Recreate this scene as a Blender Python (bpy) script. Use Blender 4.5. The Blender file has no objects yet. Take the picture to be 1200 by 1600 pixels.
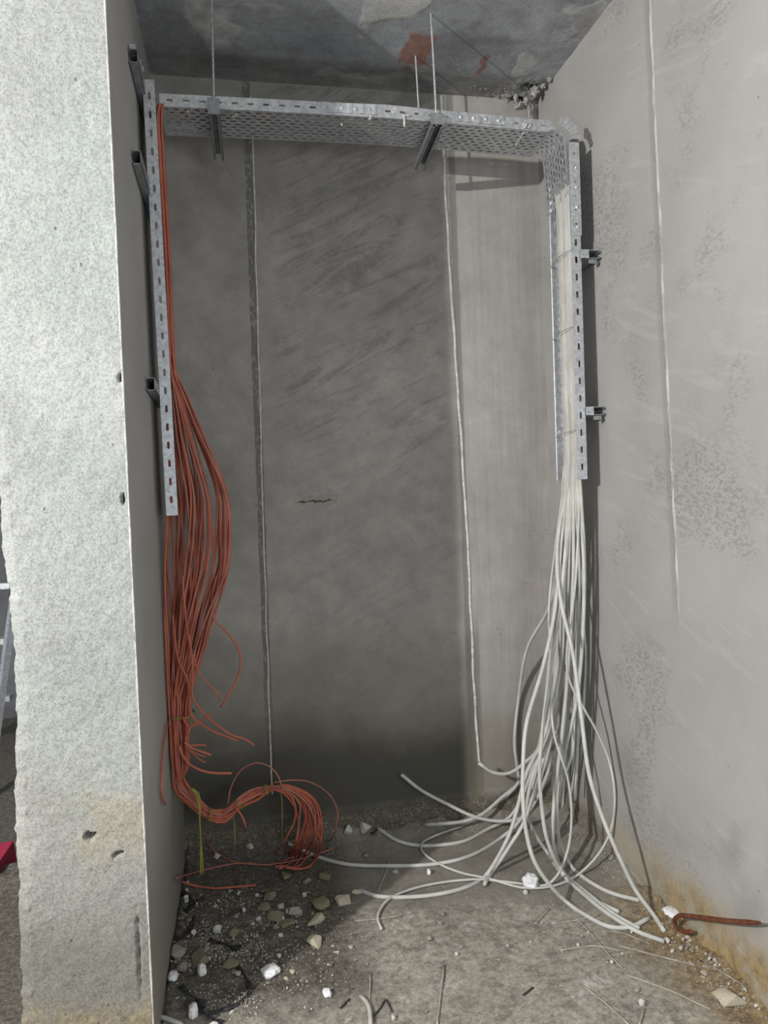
import bpy, bmesh, math, random
import numpy as np
from mathutils import Vector, noise as mnoise
random.seed(7); rng = np.random.default_rng(7)
S = bpy.context.scene
COL = S.collection

# ------------------------------------------------------------------ camera
CAMZ = 1.434
FPX = 1155.0
YAW = math.atan(225/FPX); PITCH = math.radians(-1.5); ROLL = math.radians(-2.2)
def cam_axes():
    cy, sy = math.cos(YAW), math.sin(YAW)
    fwd = np.array([sy*math.cos(PITCH), cy*math.cos(PITCH), math.sin(PITCH)])
    r = np.array([cy, -sy, 0.]); u = np.cross(r, fwd)
    c, s = math.cos(ROLL), math.sin(ROLL)
    return c*r+s*u, -s*r+c*u, fwd
CR, CU, CF = cam_axes()
CC = np.array([0, 0, CAMZ])
cam = bpy.data.cameras.new('camera'); camo = bpy.data.objects.new('camera', cam); COL.objects.link(camo)
from mathutils import Matrix
M4 = Matrix(((CR[0], CU[0], -CF[0], 0), (CR[1], CU[1], -CF[1], 0), (CR[2], CU[2], -CF[2], CAMZ), (0, 0, 0, 1)))
camo.matrix_world = M4
cam.sensor_fit = 'VERTICAL'; cam.sensor_height = 36; cam.lens = 36*FPX/1600; cam.clip_start = .05
S.camera = camo
S.view_settings.view_transform = 'Standard'; S.view_settings.look = 'None'
S.view_settings.gamma = 1; S.view_settings.use_curve_mapping = False
S.view_settings.exposure = 0.10

# ------------------------------------------------------------------ light
W = bpy.data.worlds.new('world'); S.world = W; W.use_nodes = True
W.node_tree.nodes['Background'].inputs[0].default_value = (.80, .92, 1.0, 1)
W.node_tree.nodes['Background'].inputs[1].default_value = .36
def spotlight(name, loc, target, power, size, col, kind='AREA'):
    l = bpy.data.lights.new(name, kind); o = bpy.data.objects.new(name, l); COL.objects.link(o)
    l.energy = power; l.color = col
    if kind == 'AREA': l.shape = 'SQUARE'; l.size = size
    else: l.shadow_soft_size = size
    o.location = loc
    o.rotation_euler = (Vector(target)-Vector(loc)).to_track_quat('-Z', 'Y').to_euler()
    return o
spotlight('work_lamp', (-2.35, -.03, 2.45), (.7, 2.8, 1.2), 545, .035, (1, .975, .94), 'POINT')
spotlight('fill_light', (.95, -1.0, 1.45), (.1, 2.8, 1.6), 26, .8, (.90, .96, 1.0))  # unseen soft fill, added to lift the shaded back wall and reveal

# ------------------------------------------------------------------ frame constants
XL, XR, D, H = -.268, 1.321, 3.012, 3.085
PY = 1.915          # front face of the left pillar
def ray(px, py): return CR*(px-600)/FPX - CU*(py-800)/FPX + CF
def atx(px, py, x): d = ray(px, py); return CC + d*(x/d[0])
def aty(px, py, y): d = ray(px, py); return CC + d*(y/d[1])
def atz(px, py, z): d = ray(px, py); return CC + d*((z-CAMZ)/d[2])

# ------------------------------------------------------------------ helpers
def tag(o, label=None, cat=None, group=None, kind=None):
    if label: o['label'] = label
    if cat: o['category'] = cat
    if group: o['group'] = group
    if kind: o['kind'] = kind
    return o
def empty(name, loc, label=None, cat=None, group=None):
    o = bpy.data.objects.new(name, None); COL.objects.link(o); o.location = loc; o.empty_display_size = .05
    return tag(o, label, cat, group)
def pydata(name, verts, faces, mat, parent=None, smooth=False):
    me = bpy.data.meshes.new(name)
    v = np.asarray(verts, float)
    if parent is not None: v = v - np.array(parent.location)[None, :]
    me.from_pydata([tuple(p) for p in v], [], [tuple(int(i) for i in f) for f in faces])
    me.update()
    if smooth: me.polygons.foreach_set('use_smooth', [True]*len(me.polygons))
    me.materials.append(mat)
    o = bpy.data.objects.new(name, me); COL.objects.link(o)
    if parent is not None: o.parent = parent
    return o
class MB:
    def __init__(s): s.v = []; s.f = []
    def add(s, v, f):
        n = len(s.v); s.v += [tuple(p) for p in v]; s.f += [tuple(i+n for i in q) for q in f]; return s
    def box(s, a, b):
        (x0, y0, z0), (x1, y1, z1) = a, b
        v = [(x, y, z) for x in (x0, x1) for y in (y0, y1) for z in (z0, z1)]
        return s.add(v, [(0,1,3,2), (4,6,7,5), (0,4,5,1), (2,3,7,6), (0,2,6,4), (1,5,7,3)])
    def tube(s, pts, r, sides=8, cap=True):
        v, f = tube_data(pts, r, sides, cap); return s.add(v, f)
    def build(s, name, mat, parent=None, smooth=False): return pydata(name, s.v, s.f, mat, parent, smooth)
def catmull(P, step=.02):
    P = np.asarray(P, float)
    if len(P) < 3: 
        n = max(2, int(np.linalg.norm(P[1]-P[0])/step)); return np.linspace(P[0], P[1], n+1)
    Q = np.vstack([2*P[0]-P[1], P, 2*P[-1]-P[-2]])
    out = []
    for i in range(1, len(Q)-2):
        p0, p1, p2, p3 = Q[i-1:i+3]
        d1 = max(np.linalg.norm(p1-p0), 1e-5)**.5; d2 = max(np.linalg.norm(p2-p1), 1e-5)**.5; d3 = max(np.linalg.norm(p3-p2), 1e-5)**.5
        m1 = (p1-p0)/d1-(p2-p0)/(d1+d2)+(p2-p1)/d2; m2 = (p2-p1)/d2-(p3-p1)/(d2+d3)+(p3-p2)/d3
        m1 *= d2; m2 *= d2
        n = max(2, int(np.linalg.norm(p2-p1)/step))
        for t in np.arange(n)/n:
            out.append((2*t**3-3*t**2+1)*p1+(t**3-2*t**2+t)*m1+(-2*t**3+3*t**2)*p2+(t**3-t**2)*m2)
    out.append(P[-1]); return np.array(out)
def tube_data(pts, r, sides=8, cap=True):
    P = np.asarray(pts, float); n = len(P)
    R = np.full(n, r) if np.isscalar(r) else np.asarray(r)
    T = np.gradient(P, axis=0); T /= np.maximum(np.linalg.norm(T, axis=1), 1e-9)[:, None]
    up = np.array([0, 0, 1.]) if abs(T[0][2]) < .9 else np.array([1., 0, 0])
    a = np.cross(T[0], up); a /= np.linalg.norm(a)
    V = []
    ang = np.arange(sides)*2*math.pi/sides
    for i in range(n):
        a = a - T[i]*(a@T[i]); a /= max(np.linalg.norm(a), 1e-9); b = np.cross(T[i], a)
        V.append(P[i]+R[i]*(np.cos(ang)[:, None]*a+np.sin(ang)[:, None]*b))
    V = np.vstack(V); F = []
    for i in range(n-1):
        for k in range(sides):
            k2 = (k+1) % sides; F.append((i*sides+k, i*sides+k2, (i+1)*sides+k2, (i+1)*sides+k))
    if cap:
        F.append(tuple(range(sides-1, -1, -1))); F.append(tuple((n-1)*sides+k for k in range(sides)))
    return V, F
def tube(name, P, r, mat, sides=8, parent=None, step=.02, wob=0):
    c = catmull(P, step)
    if wob:
        sd = random.random()*50
        for i in range(len(c)): c[i] += np.array(mnoise.noise_vector(Vector(c[i]*6)+Vector((sd, sd, sd))))*wob
    return MB().tube(c, r, sides).build(name, mat, parent, True)

# ------------------------------------------------------------------ materials
class NT:
    def __init__(s, name):
        s.m = bpy.data.materials.new(name); s.m.use_nodes = True; s.t = s.m.node_tree
        s.b = s.t.nodes['Principled BSDF']; tc = s.t.nodes.new('ShaderNodeTexCoord'); s.co = tc.outputs['Object']
        sp = s.t.nodes.new('ShaderNodeSeparateXYZ'); s.t.links.new(s.co, sp.inputs[0]); s.x, s.y, s.z = sp.outputs
        s.b.inputs['Specular IOR Level'].default_value = .25
    def L(s, a, b):
        if isinstance(a, (int, float)): b.default_value = a
        elif isinstance(a, tuple): b.default_value = a if len(a) == 4 or b.type == 'VECTOR' else (*a, 1)
        else: s.t.links.new(a, b)
    def noise(s, scale, detail=4, rough=.55, vec=None, dist=0):
        n = s.t.nodes.new('ShaderNodeTexNoise'); n.inputs['Scale'].default_value = scale; n.inputs['Detail'].default_value = detail
        n.inputs['Roughness'].default_value = rough; n.inputs['Distortion'].default_value = dist
        s.L(vec or s.co, n.inputs['Vector']); return n.outputs['Fac']
    def voro(s, scale, vec=None, feat='F1', out='Distance'):
        n = s.t.nodes.new('ShaderNodeTexVoronoi'); n.feature = feat; n.inputs['Scale'].default_value = scale
        s.L(vec or s.co, n.inputs['Vector']); return n.outputs[out]
    def map(s, scale=(1,1,1), rot=(0,0,0), loc=(0,0,0), vec=None):
        n = s.t.nodes.new('ShaderNodeMapping'); n.inputs['Scale'].default_value = scale; n.inputs['Rotation'].default_value = rot
        n.inputs['Location'].default_value = loc; s.L(vec or s.co, n.inputs['Vector']); return n.outputs[0]
    def ramp(s, fac, stops):
        n = s.t.nodes.new('ShaderNodeValToRGB'); cr = n.color_ramp
        while len(cr.elements) < len(stops): cr.elements.new(.5)
        for e, (p, c) in zip(cr.elements, stops):
            e.position = p; e.color = (c, c, c, 1) if isinstance(c, (int, float)) else (*c, 1)
        s.L(fac, n.inputs[0]); return n.outputs[0]
    def step(s, v, a, b):   # smooth 0->1 as v goes a->b
        n = s.t.nodes.new('ShaderNodeMapRange'); n.interpolation_type = 'SMOOTHSTEP'
        if a < b: n.inputs[1].default_value = a; n.inputs[2].default_value = b
        else: n.inputs[1].default_value = b; n.inputs[2].default_value = a; n.inputs[3].default_value = 1; n.inputs[4].default_value = 0
        s.L(v, n.inputs[0]); return n.outputs[0]
    def math(s, op, a, b=0., c=0.):
        n = s.t.nodes.new('ShaderNodeMath'); n.operation = op; s.L(a, n.inputs[0]); s.L(b, n.inputs[1]); s.L(c, n.inputs[2]); return n.outputs[0]
    def mul(s, a, b): return s.math('MULTIPLY', a, b)
    def add(s, a, b): return s.math('ADD', a, b)
    def mix(s, fac, a, b, mode='MIX'):
        n = s.t.nodes.new('ShaderNodeMix'); n.data_type = 'RGBA'; n.blend_type = mode
        s.L(fac, n.inputs[0]); s.L(a, n.inputs[6]); s.L(b, n.inputs[7]); return n.outputs[2]
    def bump(s, h, strength=.5, dist=.01, normal=None):
        n = s.t.nodes.new('ShaderNodeBump'); n.inputs['Strength'].default_value = strength; n.inputs['Distance'].default_value = dist
        s.L(h, n.inputs['Height'])
        if normal: s.L(normal, n.inputs['Normal'])
        s.L(n.outputs[0], s.b.inputs['Normal']); return n.outputs[0]
    def done(s, color, rough=.85, metal=0.):
        s.L(color, s.b.inputs['Base Color']); s.L(rough, s.b.inputs['Roughness']); s.L(metal, s.b.inputs['Metallic']); return s.m
def speck(n, base, amt=.15, scale=220):
    return n.mix(1.0, base, n.ramp(n.noise(scale, 3, .7), [(.3, 1-amt), (.7, 1+amt*.0+0)]), 'MULTIPLY')

def mat_simple(name, c1, c2, scale=40, rough=.7, metal=0., bs=.2, bscale=120, bd=.002):
    n = NT(name); c = n.ramp(n.noise(scale, 5, .6), [(.35, c1), (.65, c2)])
    n.bump(n.noise(bscale, 3), bs, bd); return n.done(c, rough, metal)

def mat_back():
    n = NT('troweled_plaster_back')
    big = n.noise(1.3, 5, .6, dist=.4)
    c = n.ramp(big, [(.3, (.265, .252, .235)), (.7, (.40, .382, .355))])
    # diagonal trowel sweeps
    st = n.map((2.2, 1, 11), vec=n.map(rot=(0, math.radians(25), 0)))
    tr = n.mul(n.step(n.noise(1.0, 6, .72, vec=st, dist=1.6), .49, .60), n.add(.55, n.mul(.45, n.step(n.noise(60, 3, .7), .4, .6))))
    area = n.add(.25, n.mul(.75, n.mul(n.step(n.noise(1.1, 2, .5, vec=n.map(loc=(3, 0, 5))), .30, .5), n.step(n.z, 1.3, 1.8))))
    mid = n.mul(n.step(n.x, .12, .22), n.step(n.x, .90, .84))
    dark = n.mul(n.mul(tr, area), mid)
    c = n.mix(n.mul(dark, .55), c, (.165, .158, .15))
    mot = n.noise(9, 6, .7); c = n.mix(1.0, c, n.ramp(mot, [(.35, .84), (.65, 1.08)]), 'MULTIPLY')
    sw = n.step(n.noise(1.0, 4, .6, vec=n.map((3, 1, 30), (0, 0, 0), (1, 0, 7), n.map(rot=(0, math.radians(26), 0))), dist=.6), .54, .64)
    c = n.mix(n.mul(n.mul(sw, mid), .12), c, (.50, .48, .45))
    # vertical brush streaks right of the second joint
    rs = n.noise(60, 3, .6, vec=n.map((1, 1, .05)))
    c = n.mix(n.mul(n.step(n.x, .93, .96), .30), c, n.ramp(rs, [(.3, (.36, .34, .32)), (.7, (.52, .50, .47))]))
    # dark strip beside first bead, wavering
    xw = n.add(n.x, n.mul(n.math('SUBTRACT', n.noise(14, 4), .5), .012))
    xs = n.add(xw, n.mul(n.z, -.006))
    m1 = n.mul(n.step(xs, .056, .064), n.step(xs, .092, .088))
    n1 = n.step(n.noise(70, 4, .75, vec=n.map((1, 1, .5))), .50, .62)
    c = n.mix(n.mul(m1, .8), c, n.mix(n1, (.13, .125, .12), (.30, .29, .28)))
    m2 = n.mul(n.step(xw, .915, .922), n.step(xw, .952, .942))
    c = n.mix(n.mul(m2, .55), c, (.13, .125, .12))
    m3 = n.mul(n.step(xw, .905, .930), n.mul(n.step(xw, .985, .97), n.step(n.z, .95, .75)))
    c = n.mix(n.mul(m3, .5), c, (.09, .088, .08))
    # damp stain, with shade at the wall foot painted in as well
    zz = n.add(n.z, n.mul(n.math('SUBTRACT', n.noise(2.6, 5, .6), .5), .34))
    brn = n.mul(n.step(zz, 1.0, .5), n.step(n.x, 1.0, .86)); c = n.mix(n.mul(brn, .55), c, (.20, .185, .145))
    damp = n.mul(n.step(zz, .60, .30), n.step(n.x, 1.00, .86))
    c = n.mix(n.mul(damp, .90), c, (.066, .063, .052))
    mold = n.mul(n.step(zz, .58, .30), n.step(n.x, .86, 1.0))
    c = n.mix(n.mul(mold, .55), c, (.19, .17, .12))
    # unplastered foot
    zf = n.add(n.z, n.mul(n.math('SUBTRACT', n.noise(6, 5, .7), .5), .14))
    foot = n.mul(n.step(zf, .150, .085), .85)
    fc = n.ramp(n.noise(90, 4, .75), [(.35, (.085, .076, .056)), (.55, (.17, .15, .112)), (.72, (.46, .43, .36))])
    c = n.mix(foot, c, fc)
    c = speck(n, c, .14)
    q = aty(492, 783, D)
    ex = n.math('DIVIDE', n.math('SUBTRACT', n.x, float(q[0])), .085); ez = n.math('DIVIDE', n.math('SUBTRACT', n.z, float(q[2])), .024)
    el = n.add(n.add(n.mul(ex, ex), n.mul(ez, ez)), n.mul(n.math('SUBTRACT', n.noise(22, 5, .7), .5), 3.0))
    c = n.mix(n.mul(n.step(el, 1.1, .9), .8), c, n.ramp(n.noise(120, 4, .8), [(.35, (.20, .19, .16)), (.65, (.42, .40, .36))]))
    el2 = n.add(n.math('ABSOLUTE', n.add(ez, n.mul(n.math('SUBTRACT', n.noise(18, 4, .7), .5), 2.2))), n.mul(n.step(n.math('ABSOLUTE', ex), .75, 1.0), 2))
    c = n.mix(n.mul(n.step(el2, .22, .10), .9), c, (.03, .03, .028))
    # pits
    pits = n.mul(n.step(n.voro(26), .085, .055), n.step(n.noise(3.0, 2), .55, .62))
    c = n.mix(n.mul(pits, .75), c, (.05, .048, .045))
    h = n.add(n.add(n.mul(n.noise(260, 3, .6), .35), n.mul(n.noise(45, 4, .6), .5)), n.mul(dark, -.5))
    h = n.add(h, n.mul(m1, -1.2)); h = n.add(h, n.mul(foot, n.noise(70, 4, .8))); h = n.add(h, n.mul(pits, -1))
    n.bump(h, .40, .004)
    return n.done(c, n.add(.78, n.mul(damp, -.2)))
def mat_right():
    n = NT('smooth_plaster_right')
    c = n.ramp(n.noise(1.6, 5, .6, dist=.3), [(.3, (.355, .348, .336)), (.7, (.43, .421, .408))])
    rg = n.mul(n.step(n.noise(2.2, 3, .55, vec=n.map(loc=(0, 2, 1))), .52, .62), n.step(n.noise(110, 4, .75, vec=n.map((1, .5, 1))), .50, .58))
    c = n.mix(n.mul(rg, .50), c, (.20, .195, .19))
    # streaks (horizontal sweeps)
    sw = n.step(n.noise(1, 4, .6, vec=n.map((1, 3, 18), vec=n.map(rot=(math.radians(-20), 0, 0))), dist=.8), .56, .68)
    c = n.mix(n.mul(sw, .16), c, (.60, .59, .57))
    # smudge in the lower area
    gr = n.mul(n.step(n.noise(2.2, 4, .5, vec=n.map(loc=(0, .35, .2))), .50, .62), n.step(n.z, .62, .42))
    c = n.mix(n.mul(gr, .38), c, (.22, .215, .21))
    yj = n.add(n.add(n.y, n.mul(n.z, -.035)), n.mul(n.math('SUBTRACT', n.noise(9, 5, .7), .5), .016))
    jz = n.step(n.add(n.z, n.mul(n.noise(6, 3), .3)), 1.05, 1.35)
    jl = n.mul(n.mul(n.step(yj, 2.024, 2.030), n.step(yj, 2.044, 2.038)), jz)
    jd = n.mul(n.mul(n.step(yj, 2.030, 2.046), n.step(yj, 2.072, 2.056)), jz)
    c = n.mix(n.mul(jl, n.mul(n.step(n.noise(40, 4, .7, vec=n.map((1, 1, .25))), .42, .60), .8)), c, (.72, .71, .69))
    c = n.mix(n.mul(jd, .40), c, (.24, .235, .23))
    zz = n.add(n.z, n.mul(n.math('SUBTRACT', n.noise(5, 5, .65), .5), .20))
    zr = n.add(zz, n.mul(n.y, .03))
    c = n.mix(n.mul(n.step(zr, .34, .20), .55), c, (.40, .35, .25))
    nearm = n.step(n.y, 2.40, 2.05)
    ru = n.mul(n.mul(n.step(zr, .27, .15), n.add(nearm, .15)), n.step(n.noise(9, 5, .7), .36, .54))
    c = n.mix(n.mul(ru, .62), c, n.ramp(n.noise(30, 4, .7), [(.35, (.20, .12, .035)), (.65, (.46, .31, .10))]))
    far = n.mul(n.step(zz, .16, .10), n.step(n.y, 2.45, 2.6))
    c = n.mix(far, c, n.ramp(n.noise(80, 4, .8), [(.3, (.12, .11, .08)), (.7, (.40, .37, .30))]))
    c = speck(n, c, .10)
    pits = n.mul(n.step(n.voro(20), .07, .045), n.step(n.noise(2.0, 2), .54, .60))
    c = n.mix(n.mul(pits, .7), c, (.10, .098, .095))
    h = n.add(n.mul(n.noise(240, 3, .6), .25), n.add(n.mul(n.noise(30, 4, .55), .45), n.mul(rg, -.5)))
    h = n.add(h, n.mul(n.step(zz, .22, .10), n.noise(60, 4, .8))); h = n.add(h, n.mul(jl, 1.5))
    n.bump(h, .38, .004)
    return n.done(c, .8)
def mat_pillar():
    n = NT('stucco_pillar')
    c = n.ramp(n.noise(2.2, 5, .6, dist=.3), [(.3, (.32, .33, .32)), (.7, (.425, .438, .425))])
    gn = n.step(n.noise(3.2, 4, .6, vec=n.map(loc=(4, 1, 2))), .50, .64)
    c = n.mix(n.mul(gn, .35), c, (.35, .41, .375))
    zz = n.add(n.z, n.mul(n.math('SUBTRACT', n.noise(4, 5, .6), .5), .35))
    c = n.mix(n.mul(n.step(zz, 1.1, .55), .35), c, (.33, .31, .26))
    och = n.mul(n.mul(n.step(zz, .78, .68), n.step(zz, .48, .60)), n.step(n.noise(5, 3), .45, .6))
    c = n.mix(n.mul(och, .40), c, (.38, .32, .21))
    c = n.mix(n.mul(n.step(zz, .62, .28), .75), c, (.185, .174, .150))
    c = n.mix(n.mul(n.step(zz, .22, .13), .7), c, n.ramp(n.noise(60, 4, .7), [(.35, (.19, .145, .08)), (.65, (.40, .33, .20))]))
    rv = n.noise(170, 4, .7); c = n.mix(1, c, n.ramp(rv, [(.34, .62), (.56, 1.0)]), 'MULTIPLY')
    pits = n.mul(n.step(n.voro(30, vec=n.map((1, 1, .7))), .11, .06), n.step(n.noise(3.2, 3), .52, .60))
    c = n.mix(n.mul(pits, .7), c, (.10, .098, .09))
    rough_zone = n.step(n.noise(2.5, 3, .5, vec=n.map(loc=(1, 0, 9))), .40, .60)
    h = n.add(n.mul(n.noise(210, 4, .7), n.add(.55, n.mul(rough_zone, .9))), n.add(n.mul(n.noise(90, 4, .6), .5), n.mul(pits, -1.5)))
    n.bump(h, .75, .0032)
    return n.done(c, .9)
def mat_reveal():
    n = NT('smooth_plaster_reveal')
    c = n.ramp(n.noise(1.8, 5, .6), [(.3, (.34, .335, .325)), (.7, (.42, .412, .40))])
    zz = n.add(n.z, n.mul(n.math('SUBTRACT', n.noise(4, 5, .6), .5), .3))
    c = n.mix(n.mul(n.step(zz, .75, .25), .6), c, (.19, .175, .13))
    c = n.mix(n.mul(n.step(n.noise(30, 3, .6, vec=n.map((1, 1, .06))), .6, .72), n.mul(n.step(n.z, .6, .3), .35)), c, (.38, .35, .28))
    c = speck(n, c, .10)
    pits = n.step(n.voro(9), .03, .018)
    c = n.mix(n.mul(pits, .7), c, (.07, .068, .065))
    n.bump(n.add(n.mul(n.noise(200, 3), .25), n.mul(n.noise(12, 4), .6)), .30, .004)
    return n.done(c, .8)
def mat_ceiling():
    n = NT('patched_concrete_ceiling')
    v = n.map(loc=(.3, .7, 0))
    big = n.noise(2.2, 4, .5, vec=v, dist=.25)
    # patches with crisp edges
    p = n.step(big, .495, .53)
    c1 = n.ramp(n.noise(3, 5, .6), [(.3, (.31, .325, .355)), (.7, (.50, .515, .545))])
    c2 = n.ramp(n.noise(4, 5, .6, vec=n.map(loc=(3, 3, 0))), [(.3, (.52, .52, .515)), (.7, (.66, .66, .65))])
    c = n.mix(p, c1, c2)
    edge = n.mul(n.step(big, .495, .503), n.step(big, .522, .510))
    c = n.mix(n.mul(edge, .25), c, (.68, .675, .665))
    dk = n.step(n.noise(3.0, 5, .6, vec=n.map(loc=(7, 1, 0))), .50, .62)
    c = n.mix(n.mul(dk, .45), c, (.19, .19, .20))
    # brownish rough band by the back wall
    yy = n.add(n.y, n.mul(n.math('SUBTRACT', n.noise(5, 4), .5), .12))
    bb = n.step(yy, 2.80, 2.88)
    c = n.mix(n.mul(bb, .6), c, n.ramp(n.noise(30, 4, .7, vec=n.map((.15, 1, 1))), [(.3, (.10, .092, .082)), (.7, (.25, .235, .21))]))
    # red lead patch round the rear rod
    xj = n.add(n.x, n.mul(n.math('SUBTRACT', n.noise(16, 4), .5), .05)); yj = n.add(n.y, n.mul(n.math('SUBTRACT', n.noise(16, 4, vec=n.map(loc=(5, 5, 5))), .5), .06))
    red = n.mul(n.mul(n.step(xj, .665, .675), n.step(xj, .785, .775)), n.mul(n.step(yj, 2.62, 2.64), n.step(yj, 2.83, 2.81)))
    c = n.mix(n.mul(red, .8), c, n.ramp(n.noise(40, 4), [(.35, (.33, .15, .10)), (.65, (.44, .21, .15))]))
    r2 = n.mul(n.mul(n.step(xj, .985, .995), n.step(xj, 1.02, 1.01)), n.mul(n.step(yj, 2.72, 2.74), n.step(yj, 2.86, 2.84)))
    c = n.mix(n.mul(r2, .7), c, (.28, .10, .075))
    c = speck(n, n.mix(1.0, c, n.ramp(n.noise(18, 5, .7), [(.3, .75), (.7, 1.15)]), 'MULTIPLY'), .25, 150)
    h = n.add(n.add(n.mul(n.noise(120, 4, .65), .5), n.mul(p, 1.0)), n.mul(bb, n.mul(n.noise(50, 4, .8), 1.2)))
    n.bump(h, .5, .006)
    return n.done(c, n.add(.55, n.mul(p, .3)))
def mat_floor():
    n = NT('dirty_concrete_floor')
    c = n.ramp(n.noise(2.6, 6, .62, dist=.3), [(.3, (.27, .248, .208)), (.7, (.40, .372, .32))])
    dirt = n.step(n.noise(14, 6, .72), .48, .62)
    c = n.mix(n.mul(dirt, .55), c, (.15, .135, .11))
    pale = n.step(n.noise(7, 6, .75, vec=n.map(loc=(3, 9, 1))), .56, .68)
    c = n.mix(n.mul(pale, .6), c, (.60, .58, .54))
    # smooth damp zone in the alcove
    yy = n.add(n.add(n.y, n.mul(n.x, .28)), n.mul(n.math('SUBTRACT', n.noise(3.5, 4), .5), .22))
    wet = n.mul(n.step(yy, 2.58, 2.68), n.step(n.x, .18, .32))
    c = n.mix(n.mul(wet, .78), c, n.ramp(n.noise(6, 5, .6), [(.3, (.165, .152, .125)), (.7, (.245, .23, .195))]))
    # rubble soil, left rear; tone darkened further to deepen the floor shadow
    xx = n.add(n.x, n.mul(n.math('SUBTRACT', n.noise(5, 4), .5), .2))
    soil = n.mul(n.step(xx, .42, .22), n.step(n.y, 1.95, 2.15))
    c = n.mix(n.mul(soil, .8), c, n.ramp(n.noise(70, 5, .75), [(.38, (.035, .030, .024)), (.55, (.09, .08, .064)), (.72, (.28, .265, .23))]))
    # rust by the right wall
    rr = n.add(n.x, n.mul(n.math('SUBTRACT', n.noise(6, 5, .65), .5), .22))
    rust = n.mul(n.step(rr, 1.06, 1.28), n.step(n.y, 2.5, 2.15))
    c = n.mix(n.mul(rust, .85), c, n.ramp(n.noise(36, 5, .75), [(.35, (.10, .058, .026)), (.55, (.25, .165, .065)), (.72, (.44, .35, .20))]))
    fm = n.noise(45, 6, .8, vec=n.map(loc=(2, 6, 1))); c = n.mix(n.mul(n.math('SUBTRACT', 1.0, n.mul(wet, .6)), .8), c, n.mix(1.0, c, n.ramp(fm, [(.36, .45), (.50, .95), (.62, 1.35)]), 'MULTIPLY'))
    sp = n.step(n.noise(200, 3, .7), .60, .68); c = n.mix(n.mul(sp, .4), c, (.60, .58, .54))
    sd = n.step(n.noise(160, 3, .7, vec=n.map(loc=(9, 9, 9))), .60, .68); c = n.mix(n.mul(sd, .5), c, (.10, .09, .075))
    h = n.add(n.mul(n.noise(150, 4, .7), n.add(.6, n.mul(wet, -.45))), n.add(n.noise(24, 5, .6), n.mul(soil, n.mul(n.noise(60, 5, .8), 2))))
    n.bump(h, .5, .006)
    return n.done(c, n.add(.85, n.mul(wet, -.25)))
def mat_steel(name='galvanised_steel', k=1.0, rough=.42, metal=.75):
    n = NT(name)
    c = n.ramp(n.voro(90, out='Color'), [(.2, (.50*k, .515*k, .54*k)), (.8, (.66*k, .675*k, .70*k))])
    d = n.step(n.noise(45, 5, .7), .60, .70); c = n.mix(n.mul(d, .5), c, (.62*k, .62*k, .62*k))
    n.bump(n.noise(80, 3), .12, .001)
    return n.done(c, n.add(rough, n.mul(d, .3)), n.mul(n.math('SUBTRACT', 1, d), metal))
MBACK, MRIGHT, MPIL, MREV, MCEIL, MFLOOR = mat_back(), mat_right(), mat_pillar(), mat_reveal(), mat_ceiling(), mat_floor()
MSTEEL = mat_steel(); MSTEELD = mat_steel('dull_shaded_steel', .55, .55)  # second steel is darker; shade on the left brackets is put into it
MBEAD = mat_simple('plaster_bead', (.42, .41, .40), (.66, .65, .63), 60, .7, 0, .5, 180, .002)
MORANGE = mat_simple('orange_sheath', (.38, .105, .066), (.52, .155, .10), 9, .55, 0, .05)
MORANGE2 = mat_simple('faded_orange_sheath', (.33, .13, .10), (.44, .18, .135), 9, .6, 0, .05)
MWHITE = mat_simple('grey_white_sheath', (.44, .44, .41), (.58, .58, .55), 12, .55, 0, .08)
MWHITE2 = mat_simple('dusty_white_sheath', (.38, .37, .335), (.51, .50, .46), 14, .65, 0, .1)
MYG = NT('yellow_green_sheath')
_v = MYG.math('FRACT', MYG.mul(MYG.add(MYG.x, MYG.mul(MYG.y, .8)), 300)); MYG = MYG.done(MYG.mix(MYG.step(_v, .45, .55), (.36, .35, .07), (.20, .24, .05)), .55)
MFOAM = mat_simple('white_foam', (.70, .71, .72), (.86, .87, .88), 30, .85, 0, .8, 120, .003)
MRUST = mat_simple('rusty_iron', (.10, .035, .022), (.25, .09, .05), 60, .8, .2, .5, 200, .002)
MBLACK = mat_simple('black_tape', (.012, .012, .014), (.05, .05, .055), 60, .6, 0, .4, 100, .002)
MST = [mat_simple('olive_stone', (.17, .155, .10), (.30, .275, .19), 25, .9, 0, .5, 90, .003),
       mat_simple('beige_stone', (.40, .36, .27), (.58, .53, .42), 25, .9, 0, .5, 90, .003),
       mat_simple('grey_stone', (.24, .225, .20), (.40, .38, .34), 25, .9, 0, .5, 90, .003),
       mat_simple('white_stone', (.55, .53, .49), (.72, .70, .66), 25, .9, 0, .5, 90, .003)]
MCRUMB = mat_simple('white_crumb', (.26, .24, .20), (.50, .48, .43), 80, .9)
MSTICK = mat_simple('dry_wire', (.30, .275, .23), (.50, .47, .41), 40, .7)
MLUMP = mat_simple('mortar_lump', (.25, .24, .225), (.44, .43, .41), 30, .9, 0, .8, 80, .004)

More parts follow.
